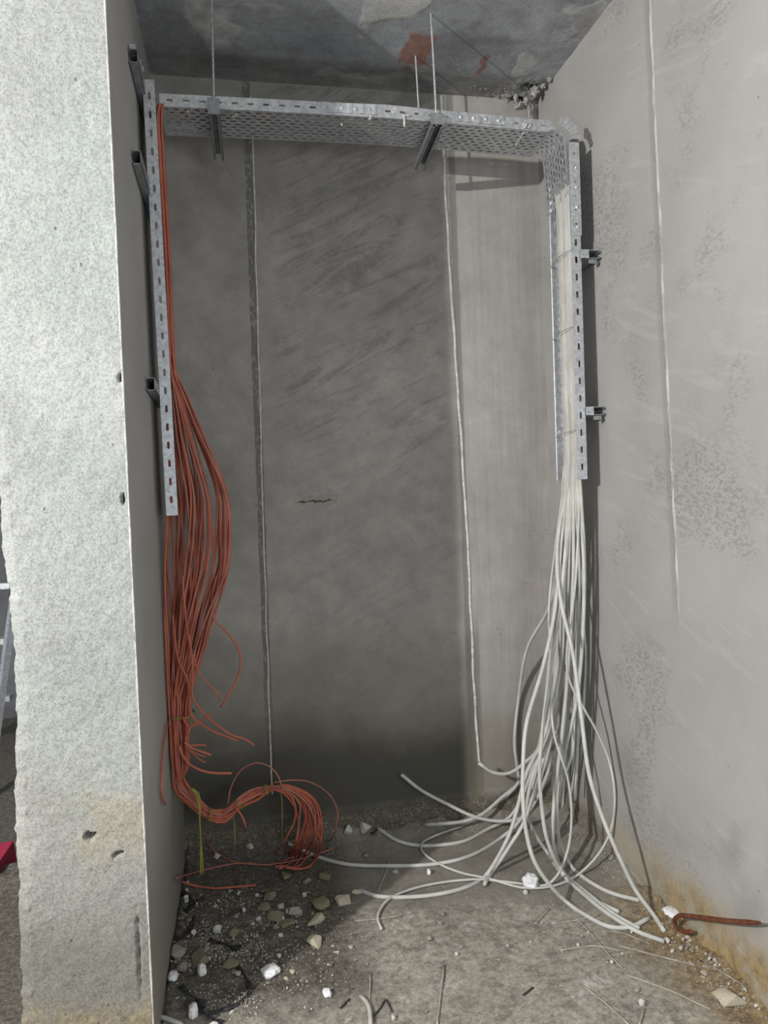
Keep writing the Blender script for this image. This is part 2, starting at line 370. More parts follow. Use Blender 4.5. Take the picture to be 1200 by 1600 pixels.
# ------------------------------------------------------------------ room shell
def nz(x, y, z, sc, sd=0): return mnoise.fractal(Vector((x*sc+sd, y*sc+sd*.7, z*sc)), 1.0, 2.0, 4)
def fh(x, y):
    h = .004*nz(x, y, 0, 3.0) + .002*nz(x, y, 0, 14, 4)
    g = math.exp(-((x+.10)**2/.07 + (y-2.32)**2/.10)); h += .030*g*(1+.6*nz(x, y, 0, 12, 9))
    g2 = math.exp(-((D-y)/.045)**1) if y < D else 1; h += .045*g2*(1+.7*nz(x, y, 0, 10, 3))
    g3 = math.exp(-max(0, XR-x)/.05)*(1 if y > 1.2 else 0); h += .040*g3*(1+.7*nz(x, y, 0, 9, 6))
    g4 = math.exp(-max(0, x-XL)/.05) if (x > XL and y > PY) else 0; h += .025*g4*(1+.5*nz(x, y, 0, 9, 2))
    return h
def grid(name, us, vs, fn, mat, smooth=True, kind='structure'):
    V = []; nu, nv = len(us), len(vs)
    for v in vs:
        for u in us: V.append(fn(u, v))
    F = [(j*nu+i, j*nu+i+1, (j+1)*nu+i+1, (j+1)*nu+i) for j in range(nv-1) for i in range(nu-1)]
    o = pydata(name, V, F, mat, None, smooth); return tag(o, kind=kind)
def dense(a, b, s): return list(np.linspace(a, b, max(2, int(abs(b-a)/s)+1)))
# floor: fine in the alcove, coarse elsewhere
xs = dense(-3.2, -.9, .2)[:-1] + dense(-.9, 1.40, .0125)
ys = dense(-1.6, 1.3, .2)[:-1] + dense(1.3, 3.08, .0125) + dense(3.2, 5.6, .3)
grid('floor', xs, ys, lambda x, y: (x, y, fh(x, y) if y < 3.1 else .0), MFLOOR)
# ceiling, with the broken holes by the right rear corner
HOLES = [(atz(803, 158, H)[:2], .052, .11), (atz(826, 134, H)[:2], .042, .06)]
def ceil_z(x, y):
    z = H + .003*nz(x, y, 0, 5, 2)
    for (c, r, dp) in HOLES:
        d = math.hypot(x-c[0], y-c[1])*(1+.18*nz(x, y, 1, 20))
        if d < r: z += dp*min(1, (r-d)/.012)
        elif d < r*1.7: z -= .010*(1+nz(x, y, 0, 40))*(1-(d-r)/(r*.7))
    return z
xs = dense(-3.2, .9, .1)[:-1] + dense(.9, 1.40, .006); ys = dense(-1.6, 2.6, .1)[:-1] + dense(2.6, 3.06, .006)
grid('ceiling', xs, ys, lambda x, y: (x, y, ceil_z(x, y)), MCEIL)
# back wall, with the crumbled patch in its middle
CRK = aty(492, 783, D)
def backf(x, z):
    y = D + .0015*nz(x, z, 0, 4, 1)
    dx, dz = (x-CRK[0])/.085, (z-CRK[2])/.022
    e = dx*dx+dz*dz + .6*nz(x, z, 0, 18, 5)
    if e < 1: y += .010*(1-e)*(1+nz(x, z, 0, 60))
    if z < .14: y += .012*(1-z/.14)*(nz(x, z, 0, 14, 3))-.004
    return (x, y, z)
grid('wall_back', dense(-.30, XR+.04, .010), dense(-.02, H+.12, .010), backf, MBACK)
# right wall
PK = [atx(1112, 745, XR), atx(1120, 755, XR)]
def rightf(y, z):
    x = XR + .003*nz(y, z, 0, 2.2, 8) + (.004 if z < .5 else 0)*0
    for p in PK:
        d = math.hypot(y-p[1], z-p[2])
        if d < .012: x += .010*(1-d/.012)
    if z < .16: x += .012*(1-z/.16)*nz(y, z, 0, 13, 3)
    return (x, y, z)
grid('wall_right', dense(3.06, -1.6, .015), dense(-.02, H+.12, .015), rightf, MRIGHT)
# pillar: stucco front with a ragged left side, smooth reveal facing the alcove
PZ = [(-.02, -.575), (.17, -.575), (.45, -.572), (.72, -.566), (.9, -.556), (1.11, -.548), (1.3, -.560), (1.46, -.566), (1.7, -.575), (2.2, -.60), (3.2, -.62)]
def pl(z): return float(np.interp(z, [a for a, b in PZ], [b for a, b in PZ])) + .007*nz(0, 0, z, 7, 4) + .0035*nz(0, 0, z, 34, 8) - .004*max(0, nz(0, 0, z, 16, 3))*(2 if z < .8 else 1)
PITS = [(aty(141, 1306, PY), .013, .011), (aty(188, 590, PY), .004, .012), (aty(192, 780, PY), .004, .012), (aty(134, 1308, PY), .006, .005), (aty(187, 1333, PY), .009, .005), (aty(179, 1337, PY), .007, .004), (aty(104, 778, PY), .0, .0)]
def pilf(u, z):
    x0 = pl(z); x = x0+(XL-.002-x0)*u
    y = PY + .0022*nz(x, z, 0, 22, 3) + .0012*nz(x, z, 0, 70, 1)
    if u < .12: y += .012*(1-u/.12)**2
    for (p, rx, rz) in PITS:
        if rx:
            e = ((x-p[0])/rx)**2+((z-p[2])/rz)**2 + .5*nz(x, z, 0, 60)
            if e < 1.3: y += .030*min(1, (1.3-e)*1.6)
    # chipped strip near the foot of the edge
    q = aty(217, 1490, PY); e = ((x-q[0]+.002*nz(0, z, 0, 30))/.006)**2+((z-q[2])/.13)**2 + .5*nz(x, z, 0, 40)
    if e < 1: y += .014*(1-e)
    # knobbly drips down the ragged left edge
    if x < x0+.03: y -= .006*max(0, nz(x, z, 0, 30, 2))
    return (x, y, z)
us = [0, .03, .06]+dense(.08, 1, .0125); zs = dense(-.02, H+.05, .005)
front = grid('wall_pillar', us, zs, pilf, MPIL)
revf = lambda y, z: (XL+.0015*nz(y, z, 0, 3, 2)-.0008, y, z)
grid('wall_left', dense(PY+.001, 3.06, .03), dense(-.02, H+.05, .03), revf, MREV)
grid('wall_pillar_side', dense(3.2, PY+.012, .05), dense(-.02, H+.05, .03), lambda y, z: (pl(z)+.003*nz(y, z, 0, 12), y, z), MPIL)
tag(MB().tube([(XL-.001, PY+.001, .02+i*.05) for i in range(61)], [.0022+.0006*math.sin(i*1.7) for i in range(61)], 6).build('trim_1', MBEAD), kind='structure')
# plaster beads left proud in the walls
def bead(n, pts, r):
    c = catmull(pts, .02); w = np.array([[mnoise.noise(Vector((p[0]*3, p[2]*7, i))) for i in range(3)] for p in c])
    rr = [r*(1+.45*mnoise.noise(Vector((0, 0, p[2]*30)))) for p in c]
    tag(MB().tube(c+w*np.array([.0035, .001, 0]), rr, 6).build('trim_%d' % n, MBEAD), kind='structure')
bead(2, [aty(px, py, D) for px, py in [(391, 150), (396, 260), (400, 420), (405, 600), (410, 780), (414, 900), (418, 1030), (422, 1150), (425, 1240)]], .0034)
bead(3, [aty(px, py, D) for px, py in [(690, 150), (694, 260), (701, 390), (712, 560), (721, 690), (731, 860), (738, 1010), (746, 1160), (749, 1190)]], .0062)
# room seen past the pillar's left edge
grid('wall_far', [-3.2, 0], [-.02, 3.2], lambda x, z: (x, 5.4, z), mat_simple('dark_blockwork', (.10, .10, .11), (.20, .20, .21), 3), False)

# ------------------------------------------------------------------ perforated sheets
def slot_ring(cu, cv, hu, hv):
    if hu >= hv:
        b = hv; a = hu-hv
        P = [(-a-b*.7, -b*.7), (-a, -b), (a, -b), (a+b*.7, -b*.7), (a+b, 0), (a+b*.7, b*.7), (a, b), (-a, b), (-a-b*.7, b*.7), (-a-b, 0)]
    else:
        b = hu; a = hv-hu
        P = [(-b*.7, -a-b*.7), (0, -a-b), (b*.7, -a-b*.7), (b, -a), (b, a), (b*.7, a+b*.7), (0, a+b), (-b*.7, a+b*.7), (-b, a), (-b, -a)]
    return [(cu+x, cv+y) for x, y in P]
def perf(mb, u0, u1, v0, v1, cells, hu, hv, fn):
    """cells: list of (ua,ub,va,vb,hole)"""
    for (ua, ub, va, vb, hole) in cells:
        cu, cv = (ua+ub)/2, (va+vb)/2
        if not hole:
            nn = max(1, int((ub-ua)/.012)); uu = [ua+(ub-ua)*k/nn for k in range(nn+1)]
            for a_, b_ in zip(uu[:-1], uu[1:]): mb.add([fn(a_, va), fn(b_, va), fn(b_, vb), fn(a_, vb)], [(0, 1, 2, 3)])
            continue
        inner = slot_ring(cu, cv, hu, hv)
        if hu >= hv: outer = [(ua, va), (cu-hu*.5, va), (cu+hu*.5, va), (ub, va), (ub, cv), (ub, vb), (cu+hu*.5, vb), (cu-hu*.5, vb), (ua, vb), (ua, cv)]
        else: outer = [(ua, va), (cu, va), (ub, va), (ub, cv-hv*.5), (ub, cv+hv*.5), (ub, vb), (cu, vb), (ua, vb), (ua, cv+hv*.5), (ua, cv-hv*.5)]
        V = [fn(*p) for p in outer]+[fn(*p) for p in inner]
        mb.add(V, [(k, (k+1) % 10, 10+(k+1) % 10, 10+k) for k in range(10)])
def sheet(name, mb, mat, parent, th=.0014):
    o = mb.build(name, mat, parent)
    m = o.modifiers.new('s', 'SOLIDIFY'); m.thickness = th; m.offset = 0; return o
def slot_strip(u0, u1, pitch, v0, v1):   # one row of slots along u
    n = int((u1-u0)/pitch); e = (u1-u0-n*pitch)/2; c = []
    if e > 1e-6: c += [(u0, u0+e, v0, v1, False), (u1-e, u1, v0, v1, False)]
    for i in range(n): c.append((u0+e+i*pitch, u0+e+(i+1)*pitch, v0, v1, True))
    return c
def perf_field(u0, u1, pitch, v0, v1, rows, gap=5):
    c = []; dv = (v1-v0-.016)/rows
    c.append((u0, u1, v0, v0+.008, False)); c.append((u0, u1, v1-.008, v1, False))
    for r in range(rows):
        off = pitch/2 if r % 2 else 0
        a = u0; va, vb = v0+.008+r*dv, v0+.008+(r+1)*dv
        if off: c.append((a, a+off, va, vb, False)); a += off
        n = int((u1-a)/pitch)
        for i in range(n): c.append((a+i*pitch, a+(i+1)*pitch, va, vb, (i % gap) != gap-1 if gap else True))
        if a+n*pitch < u1: c.append((a+n*pitch, u1, va, vb, False))
    return c
# horizontal tray under the ceiling
TZ = 2.722; TY0, TY1 = 2.53, 2.73; FL = .040
def tz(x): return TZ + .006*math.sin(max(0, min(1, (x+.2)/1.4))*math.pi) - .010*max(0, (x-.6)/.55)
t = empty('cable_tray', (.48, 2.63, TZ), 'long horizontal perforated steel cable tray hung across the alcove below the ceiling', 'cable tray')
mb = MB(); perf(mb, 0, 0, 0, 0, perf_field(-.20, 1.165, .0335, TY0, TY1, 9, 0), .0098, .0048, lambda u, v: (u, v, tz(u)))
sheet('base', mb, MSTEEL, t)
for y in (TY0, TY1):
    mb = MB(); perf(mb, 0, 0, 0, 0, slot_strip(-.20, 1.165, .052, 0, FL), .0105, .0034, lambda u, v, y=y: (u, y, tz(u)+v+.004*math.exp(-((u-.55)/.12)**2)*(v/FL)))
    mb.add([(-.20, y, tz(-.2)+FL), (1.165, y, tz(1.165)+FL)], [])
    sheet('side_rail', mb, MSTEEL, t)
mb = MB(); sl = [(.27+.02*i) for i in range(0, 36)]
for a, b in zip(sl[:-1], sl[1:]):
    w = .003*math.sin(a*70)*(.5+.5*math.sin(a*23))
    z0 = tz(a); z1 = tz(b)
    mb.add([(a, TY0-.004-w, z0+.008), (b, TY0-.004-w, z1+.008), (b, TY0-.003-w, z1+FL-.002), (a, TY0-.003-w, z0+FL-.002)], [(0, 1, 2, 3)])
o = mb; 
def bolt(mb, p, ax, r=.006, h=.005):
    p = np.array(p, float); ax = np.array(ax, float); mb.tube([p, p+ax*h*.5, p+ax*h], [r, r, r*.6], 8)
sp = empty('tmp', (0, 0, 0)); bpy.data.objects.remove(sp)
for xa, xb in ((.33, .52), (.80, .985)):
    mb = MB(); n = 24
    for i in range(n):
        a, b = xa+(xb-xa)*i/n, xa+(xb-xa)*(i+1)/n
        wa, wb = [.002*max(0, math.sin(q*150)) for q in (a, b)]
        mb.add([(a, TY0-.003-wa, tz(a)+.006), (b, TY0-.003-wb, tz(b)+.006), (b, TY0-.003-wb, tz(b)+FL-.001), (a, TY0-.003-wa, tz(a)+FL-.001)], [(0, 1, 2, 3)])
    s_ = sheet('splice_plate', mb, MSTEEL, t)
    for k in range(4):
        m2 = MB(); x = xa+(xb-xa)*(.12+.25*k); bolt(m2, (x-t.location[0]+t.location[0], TY0-.004, tz(x)+.022), (0, -1, 0)); b_ = m2.build('bolt', MSTEEL, t); 
        b_.parent = s_; b_.matrix_parent_inverse = Matrix.Identity(4); b_.location = (0, 0, 0)
# plaster splashes and drips stuck to the tray
def drip(px, py, dx, dy, r=.004, y=TY0-.006):
    a = aty(px, py, y); b = aty(px+dx, py+dy, y)
    MB().tube(catmull([a, (a+b)/2+[0, -.001, 0], b], .006), [r*(.6+.5*abs(math.sin(k*2.1+px))) for k in range(len(catmull([a, (a+b)/2+[0, -.001, 0], b], .006)))], 6).build('plaster_drip', MBEAD, t, True)
for a in [(631, 180, 1, 18), (580, 181, -3, 6), (534, 193, 0, 4, .003), (640, 181, -12, 0, .003), (822, 195, -3, 5), (829, 195, -4, 5)]: drip(*a)
for px, py, dx, dy in [(818, 207, -13, 22), (293, 173, 2, 9), (362, 183, 8, -4)]:
    a = atz(px, py, TZ-.008); b = atz(px+dx, py+dy, TZ-.008)
    c = catmull([a, (a+b)/2, b], .008); MB().tube(c, [.0025*(1+.6*math.sin(k*2)) for k in range(len(c))], 6).build('plaster_drip', MBEAD, t, True)

# vertical trays
def vtray(xo, xb, ya, yb, z0, z1, lab, lean=(0, 0), slots=.062):
    """xo: free edge x of the rails, xb: base plane x"""
    t = empty('cable_tray', ((xo+xb)/2, (ya+yb)/2, z0), lab, 'cable tray')
    lf = lambda z: (lean[0]*(z-z0)/(z1-z0))
    mb = MB(); perf(mb, 0, 0, 0, 0, perf_field(z0, z1, .0335, ya, yb, 8, 0), .0098, .0048, lambda u, v: (xb+lf(u), v, u))
    sheet('base', mb, MSTEEL, t)
    for y in (ya, yb):
        mb = MB(); perf(mb, 0, 0, 0, 0, slot_strip(z0, z1, slots, min(xo, xb), max(xo, xb)), .0125, .0042, lambda u, v, y=y: (v+lf(u), y, u))
        sheet('side_rail', mb, MSTEEL, t)
    return t
VL = vtray(-.199, -.235, 2.50, 2.70, 1.386, 2.788, 'upright slotted cable tray on the left reveal with orange cables inside', lean=(-.012, 0), slots=.059)
VR = vtray(1.203, 1.241, 2.492, 2.665, 1.455, 2.66, 'upright slotted cable tray on the right wall packed with grey-white cables', lean=(.004, 0), slots=.062)
# far rail of right tray catches light along its rolled lip
MB().tube([(1.203, 2.665, 1.455), (1.207, 2.665, 2.47)], .0022, 6).build('rolled_lip', MSTEEL, VR)
s_ = None
mb = MB(); perf(mb, 0, 0, 0, 0, slot_strip(2.33, 2.66, .05, 1.207, 1.247), .004, .004, lambda u, v: (v, 2.488, u)); sheet('splice_plate', mb, MSTEEL, VR)
for k, z in enumerate((2.36, 2.43, 2.50, 2.57)):
    m2 = MB(); bolt(m2, (1.232, 2.487, z), (0, -1, 0)); m2.build('bolt', MSTEEL, VR)
# elbow
e = empty('tray_elbow', (1.19, 2.6, 2.6), 'bent perforated steel elbow turning the cable tray down the right wall', 'tray elbow')
Lh, R_, Lv = .01, .046, .185; cx, cz = 1.158, TZ-.012-R_
def elb(u, v, off=0):
    r = R_+off
    if u < Lh: return (cx-(Lh-u), v, cz+r)
    u -= Lh; q = R_*math.pi/2
    if u < q: a = u/R_; return (cx+r*math.sin(a), v, cz+r*math.cos(a))
    u -= q; return (cx+r+.010*u/Lv, v, cz-u)
TOT = Lh+R_*math.pi/2+Lv
mb = MB(); perf(mb, 0, 0, 0, 0, perf_field(0, TOT, .026, 2.51, 2.70, 8, 0), .0085, .0050, lambda u, v: elb(u, v, .0016*math.sin(u*140)*(1 if u > .06 else .3))); sheet('base', mb, MSTEEL, e)
for y in (2.508, 2.702):
    m = MB(); us = np.linspace(0, TOT, 40)
    for a, b in zip(us[:-1], us[1:]): m.add([elb(a, y), elb(b, y), elb(b, y, .010), elb(a, y, .010)], [(0, 1, 2, 3)])
    sheet('rolled_lip', m, MBEAD if 0 else MSTEEL, e, .003)
# fanned segments of the elbow's outer rail
for k in range(6):
    a0 = .25+k*.22; a1 = a0+.17; r0, r1 = R_+.012, R_+.045+.004*(k % 2)
    m = MB(); m.add([(cx+r*math.sin(a), 2.490-.002*k, cz+r*math.cos(a)) for r, a in ((r0, a0), (r0, a1), (r1, a1), (r1, a0))], [(0, 1, 2, 3)])
    sheet('rail_segment', m, MSTEEL, e, .0016)

# ------------------------------------------------------------------ hangers and brackets
def channel(name, p0, p1, w, h, open_dir, lab, grp=None, holes=5):
    """p0->p1 axis, w across, h height, open_dir in 'down','wallR','wallL'"""
    t = empty(name, tuple((np.array(p0)+np.array(p1))/2), lab, 'bracket', grp)
    m = MB(); th = .0025
    y0, y1 = p0[1], p1[1]; x, z = p0[0], p0[2]; x2, z2 = p1[0], p1[2]
    def bx(xa, xb, za, zb):
        v = [(X+q[0], q[1], Z+q[2]) for q in ((x, y0, z), (x2, y1, z2)) for X in (xa, xb) for Z in (za, zb)]
        m.add(v, [(0, 1, 3, 2), (4, 6, 7, 5), (0, 4, 5, 1), (2, 3, 7, 6), (0, 2, 6, 4), (1, 5, 7, 3)])
    if open_dir == 'down': bx(-w/2, w/2, -th, 0); bx(-w/2, -w/2+th, -h, 0); bx(w/2-th, w/2, -h, 0); bx(-w/2, -w/2+.009, -h, -h+th); bx(w/2-.009, w/2, -h, -h+th)
    else: bx(0, th, -h/2, h/2) if open_dir == 'wallR' else bx(-th, 0, -h/2, h/2); s = 1 if open_dir == 'wallR' else -1; bx(min(0, s*w), max(0, s*w), h/2-th, h/2); bx(min(0, s*w), max(0, s*w), -h/2, -h/2+th); bx(min(s*w, s*w-s*th), max(s*w, s*w-s*th), h/2-.008, h/2); bx(min(s*w, s*w-s*th), max(s*w, s*w-s*th), -h/2, -h/2+.008)
    m.build('channel', MSTEELD, t)
    return t
t = channel('hanger_strut', (.728, 2.500, 2.716), (.737, 2.80, 2.700), .040, .028, 'down', 'steel channel strut under the horizontal tray hung from two threaded rods')
m = MB(); m.box((.704, 2.498, 2.700), (.752, 2.502, 2.738)); m.build('end_plate', MSTEELD, t)
for y in (2.512, 2.762): 
    m = MB(); bolt(m, (.728, y, 2.722 if y < 2.6 else 2.745), (0, 0, 1), .009, .009); m.build('nut', MSTEEL, t)
t = channel('hanger_strut', (-.027, 2.500, 2.718), (-.020, 2.80, 2.700), .036, .026, 'down', 'steel channel strut under the horizontal tray hung from one threaded rod near the orange cables')
m = MB(); m.box((-.047, 2.498, 2.69), (-.008, 2.502, 2.742)); m.build('end_plate', MSTEELD, t)
m = MB(); bolt(m, (-.027, 2.512, 2.725), (0, 0, 1), .009, .009); m.build('nut', MSTEEL, t)
def rod(x, y, z0, lab, bend=0, x0=None):
    P = [(x if x0 is None else x0, y, z0), ((x+(x0 or x))/2+bend, y, (z0+H)/2), (x, y, H+.02)]
    c = catmull(P, .004); o = MB().tube(c, [.0034+.0006*(i % 2) for i in range(len(c))], 8).build('threaded_rod', MSTEEL, None, False)
    tag(o, lab, 'threaded rod')
    return o
rod(.721, 2.512, 2.700, 'longer front threaded rod from ceiling to the right hanger strut', .001, .728)
rod(.727, 2.762, 2.700, 'shorter rear threaded rod dropping from the reddish ceiling patch behind the tray', 0, .737)
rod(-.019, 2.512, 2.700, 'threaded rod from ceiling to the tray hanger strut by the orange cables', 0, -.027)
for z, lab, yn in ((2.752, 'topmost channel bracket on the left reveal behind the slotted tray', 2.33), (2.435, 'middle channel bracket on the left reveal behind the slotted tray', 2.29), (1.785, 'lowest channel bracket on the left reveal behind the slotted tray', 2.385)):
    t = channel('wall_bracket', (-.240, yn, z+.012), (-.240, 2.74, z), .027, .040, 'wallL', lab, None)
    if z > 2.7:
        for k in range(4): m = MB(); m.box((-.262+.004*k, yn-.002+.03*k, z+.030-.002*k), (-.246+.004*k, yn+.016+.03*k, z+.044-.004*k)); m.build('bent_tab', MSTEEL, t)
for z, lab in ((2.262, 'upper channel bracket fixing the tray to the right wall'), (1.700, 'lower channel bracket fixing the tray to the right wall')):
    t = channel('wall_bracket', (1.244, 2.482, z), (1.244, 2.70, z), .068, .030, 'wallR', lab, None)
    m = MB(); m.box((1.240, 2.478, z-.015), (1.268, 2.482, z+.015)); m.build('end_plate', MSTEEL, t)
    for k in range(3): m = MB(); bolt(m, (1.245+.008*k, 2.478, z-.004), (0, -1, 0), .0025, .002); m.build('rivet', MSTEELD, t)
    m = MB(); m.box((1.270, 2.484, z-.032), (1.300, 2.49, z-.018)); m.build('toothed_tab', MSTEELD, t)

# ------------------------------------------------------------------ white cables
def clampP(p, px, py, r):
    if p[0] > XR-.012-r: p = atx(px, py, XR-.012-r)
    if p[1] > D-.02-r: p = aty(px, py, D-.02-r)
    f = fh(p[0], p[1])+r
    if p[2] < f: p = atz(px, py, f)
    return p
def wcable(slot, layer, r, pix, nfl, yend=None, lab=None, grp=None, name='power_cable', mat=None, lift=None):
    """slot 0..1 near->far in the tray; pix: traced path below the tray; nfl: how many trailing points lie on the floor"""
    yv = 2.507+slot*.112; Rl = R_+.004+r+layer*.0125; xv = cx+Rl+.002
    xv = min(xv, 1.238-r)
    yh = 2.545+slot*.165; zh = TZ+.004+r+layer*.0125
    j = lambda a: random.uniform(-a, a)
    P = [(-.05+j(.1), yh+j(.01), zh+.006), (.3, yh+j(.01), zh+.006+j(.002)), (.7, yh+j(.008), zh+.004), (1.06, yh, zh), (cx, yh-.01, cz+Rl+.002), (cx+Rl*.72, yh-.015, cz+Rl*.72), (xv, (yh+yv)/2, cz-.01), (xv, yv+j(.003), 2.45), (xv, yv+j(.005), 2.15), (xv, yv+j(.005), 1.85), (xv, yv+j(.004), 1.56)]
    n = len(pix); na = n-nfl
    if nfl: ye = atz(*pix[na], fh(.5, 2.4)+r)[1]
    else: ye = yend if yend else yv
    y0p, y1p = 700., pix[min(na, n-1)][1]
    # arclength parameter
    L = [0]; prev = (890, 740)
    for q in pix: L.append(L[-1]+math.hypot(q[0]-prev[0], q[1]-prev[1])); prev = q
    L = L[1:]; Le = L[na] if nfl else L[-1]
    for i, q in enumerate(pix):
        if i < na:
            s = L[i]/Le; s = s*s*(3-2*s)
            p = aty(q[0], q[1], yv+(ye-yv)*s); p = clampP(p, q[0], q[1], r)
        else:
            p = atz(q[0], q[1], r)
            for _ in range(3): p = atz(q[0], q[1], fh(p[0], p[1])+r+(lift or 0))
            if p[0] > XR-.012-r: p = clampP(p, q[0], q[1], r)
        P.append(p)
    o = tube(name, P, r, mat or MWHITE, 9, None, .022)
    return tag(o, lab, 'cable', grp)
T, t_ = .0072, .0045
wcable(.95, 0, T, [(880,760),(876,850),(858,948),(824,1013),(811,1086),(804,1160),(808,1199),(810,1222),(795,1240),(774,1256)], 1, None, 'grey-white cable bowing furthest left of the right bundle in midair', 'grey-white cables')
wcable(.80, 0, T, [(884,780),(876,860),(866,960),(848,1043),(822,1134),(817,1203),(817,1247),(822,1299),(835,1346),(861,1385),(887,1411),(917,1431),(952,1448),(986,1448),(1014,1434)], 5, None, 'grey-white cable sweeping forward and ending in an upturned tip near the rusty hook')
wcable(.15, 0, T, [(902,770),(908,860),(908,943),(900,1017),(887,1034),(868,1085),(855,1140),(836,1177),(822,1190),(796,1208),(770,1207),(748,1192)], 0, 2.90, 'grey-white cable with its cut end raised against the second wall joint')
wcable(.35, 1, T, [(895,780),(890,900),(893,1010),(887,1108),(862,1190),(839,1247),(817,1277),(783,1283),(744,1277),(700,1257),(657,1234),(627,1210)], 0, 2.93, 'grey-white cable reaching left with its cut end lifted before the damp back wall')
wcable(.25, 1, T, [(898,770),(902,900),(905,1010),(900,1091),(878,1134),(843,1177),(813,1221),(783,1247),(752,1273),(726,1283),(692,1287),(663,1289)], 4, None, 'grey-white cable lying low along the foot of the back wall')
wcable(.60, 1, T, [(888,780),(880,900),(866,1030),(852,1117),(838,1180),(817,1242),(796,1277),(761,1296),(726,1314),(692,1320),(653,1321),(622,1314),(590,1294)], 6, None, 'grey-white cable on the floor ending by a small black scrap')
wcable(.70, 0, T, [(886,780),(874,900),(868,1040),(862,1150),(839,1230),(809,1286),(783,1309),(748,1331),(713,1344),(670,1351),(605,1353),(540,1350),(490,1336),(450,1318)], 8, None, 'longest grey-white cable running left under the orange coil')
wcable(.45, 0, T, [(892,780),(882,900),(876,1040),(850,1150),(822,1210),(809,1260),(796,1303),(774,1346),(757,1370),(726,1387),(679,1398),(627,1402),(588,1400),(562,1391)], 6, None, 'grey-white cable on the lit floor with its end at the shadow edge')
wcable(.98, 1, t_, [(879,770),(866,870),(858,948),(860,1030),(865,1143),(887,1216),(893,1268),(887,1329),(869,1370),(852,1383),(800,1379),(748,1374),(683,1380),(635,1392),(605,1407),(590,1433),(596,1452)], 8, None, 'thin white cable ending in a small hook shape on the lit floor', lift=.004)
wcable(.05, 1, t_, [(905,780),(900,900),(887,1052),(913,1108),(930,1138),(952,1190),(960,1238),(956,1290),(939,1329),(904,1366),(861,1385),(817,1387),(765,1373),(722,1364),(683,1348),(659,1329),(661,1316),(687,1303),(722,1291)], 10, None, 'thin grey-white cable looping out near the right wall and round on the floor', lift=.006)
wcable(.85, 1, T, [(884,770),(872,840),(871,900),(878,948),(895,1021),(908,1117),(921,1212),(943,1281),(969,1342),(995,1394),(1021,1429),(1038,1455)], 2, None, 'grey-white cable slanting straight down to the floor in front of the right wall')
wcable(.50, 1, T, [(890,770),(880,900),(862,1030),(850,1120),(843,1195),(845,1247),(856,1316),(882,1368),(913,1398),(952,1429),(995,1455),(1038,1471)], 5, None, 'grey-white cable ending beside the rusty soil at the right wall foot')
wcable(.10, 0, T, [(903,780),(912,880),(910,1000),(900,1099),(882,1177),(871,1247),(874,1312),(891,1351),(913,1372),(952,1394),(999,1407)], 4, None, 'grey-white cable lying closest to the right wall among the forward ends')
wcable(.55, 0, T, [(889,780),(886,900),(876,1030),(858,1140),(830,1220),(824,1273),(839,1307),(856,1333),(877,1364),(900,1387),(930,1407),(967,1425)], 5, None, 'shortest of the grey-white cables lying forward on the floor')
wcable(.30, 0, T, [(896,770),(896,900),(888,1040),(878,1150),(866,1250),(865,1325),(880,1362),(921,1398),(960,1429),(999,1451)], 4, None, 'grey-white cable between its neighbours in the forward fan on the floor')
wcable(.65, 0, T, [(887,780),(880,900),(872,1040),(858,1140),(838,1230),(815,1292),(800,1316),(778,1350),(762,1372),(757,1382)], 3, None, 'grey-white cable whose cut end pokes from under two crossing cables', lift=.004)
for k, (sl, ly, rr, pp, ye) in enumerate([
    (.2, 0, T, [(900,770),(905,900),(902,1000),(897,1120),(893,1180),(880,1214)], 2.62),
    (.4, 0, T, [(893,770),(888,900),(880,1030),(868,1120),(852,1170),(846,1184)], 2.60),
    (.75, 1, T, [(885,770),(878,900),(868,1050),(858,1140),(838,1178),(826,1200)], 2.66),
    (.9, 0, T, [(881,770),(870,900),(860,1020),(850,1120),(842,1180),(832,1232)], 2.66),
    (.0, 0, T, [(907,770),(913,880),(911,980),(904,1080),(902,1170),(898,1250)], 2.66),
    (.6, 1, T, [(889,770),(884,900),(880,1020),(876,1140),(866,1200),(862,1240)], 2.7),
    (.35, 0, T, [(894,770),(897,900),(893,1020),(886,1130),(882,1200),(878,1262)], 2.75),
    (.5, 0, T, [(890,770),(878,880),(868,980),(872,1080),(884,1170),(890,1262)], 2.78),
    (.12, 1, t_, [(900,770),(906,900),(915,1040),(905,1150),(893,1240)], 2.70),
    (.85, 0, T, [(882,770),(876,900),(872,1020),(856,1130),(838,1200),(836,1250)], 2.72),
    (.7, 1, t_, [(886,770),(880,900),(886,1040),(880,1180),(874,1250)], 2.6)]):
    wcable(sl, ly, rr, pp, 0, ye, 'grey-white cable hanging in the crowd below the right tray and cut off short', 'short hanging grey-white cables', mat=MWHITE2 if k % 2 else MWHITE)
# loose loop of cable rising above the tray rail
P = [(1.0, 2.66, 2.74), (.62, 2.66, 2.745), (.42, 2.60, 2.768), (.25, 2.58, 2.783), (.08, 2.60, 2.778), (-.08, 2.64, 2.752), (-.15, 2.66, 2.74)]
tag(tube('power_cable', P, .0072, MWHITE, 8), 'white cable arching just above the tray rail near its left end', 'cable')
P = [(1.0, 2.69, 2.74), (.55, 2.68, 2.748), (.36, 2.66, 2.770), (.16, 2.66, 2.776), (0, 2.68, 2.752), (-.1, 2.68, 2.74)]
tag(tube('power_cable', P, .0068, MWHITE2, 8), 'second white cable lying lower behind the arching one in the tray', 'cable')
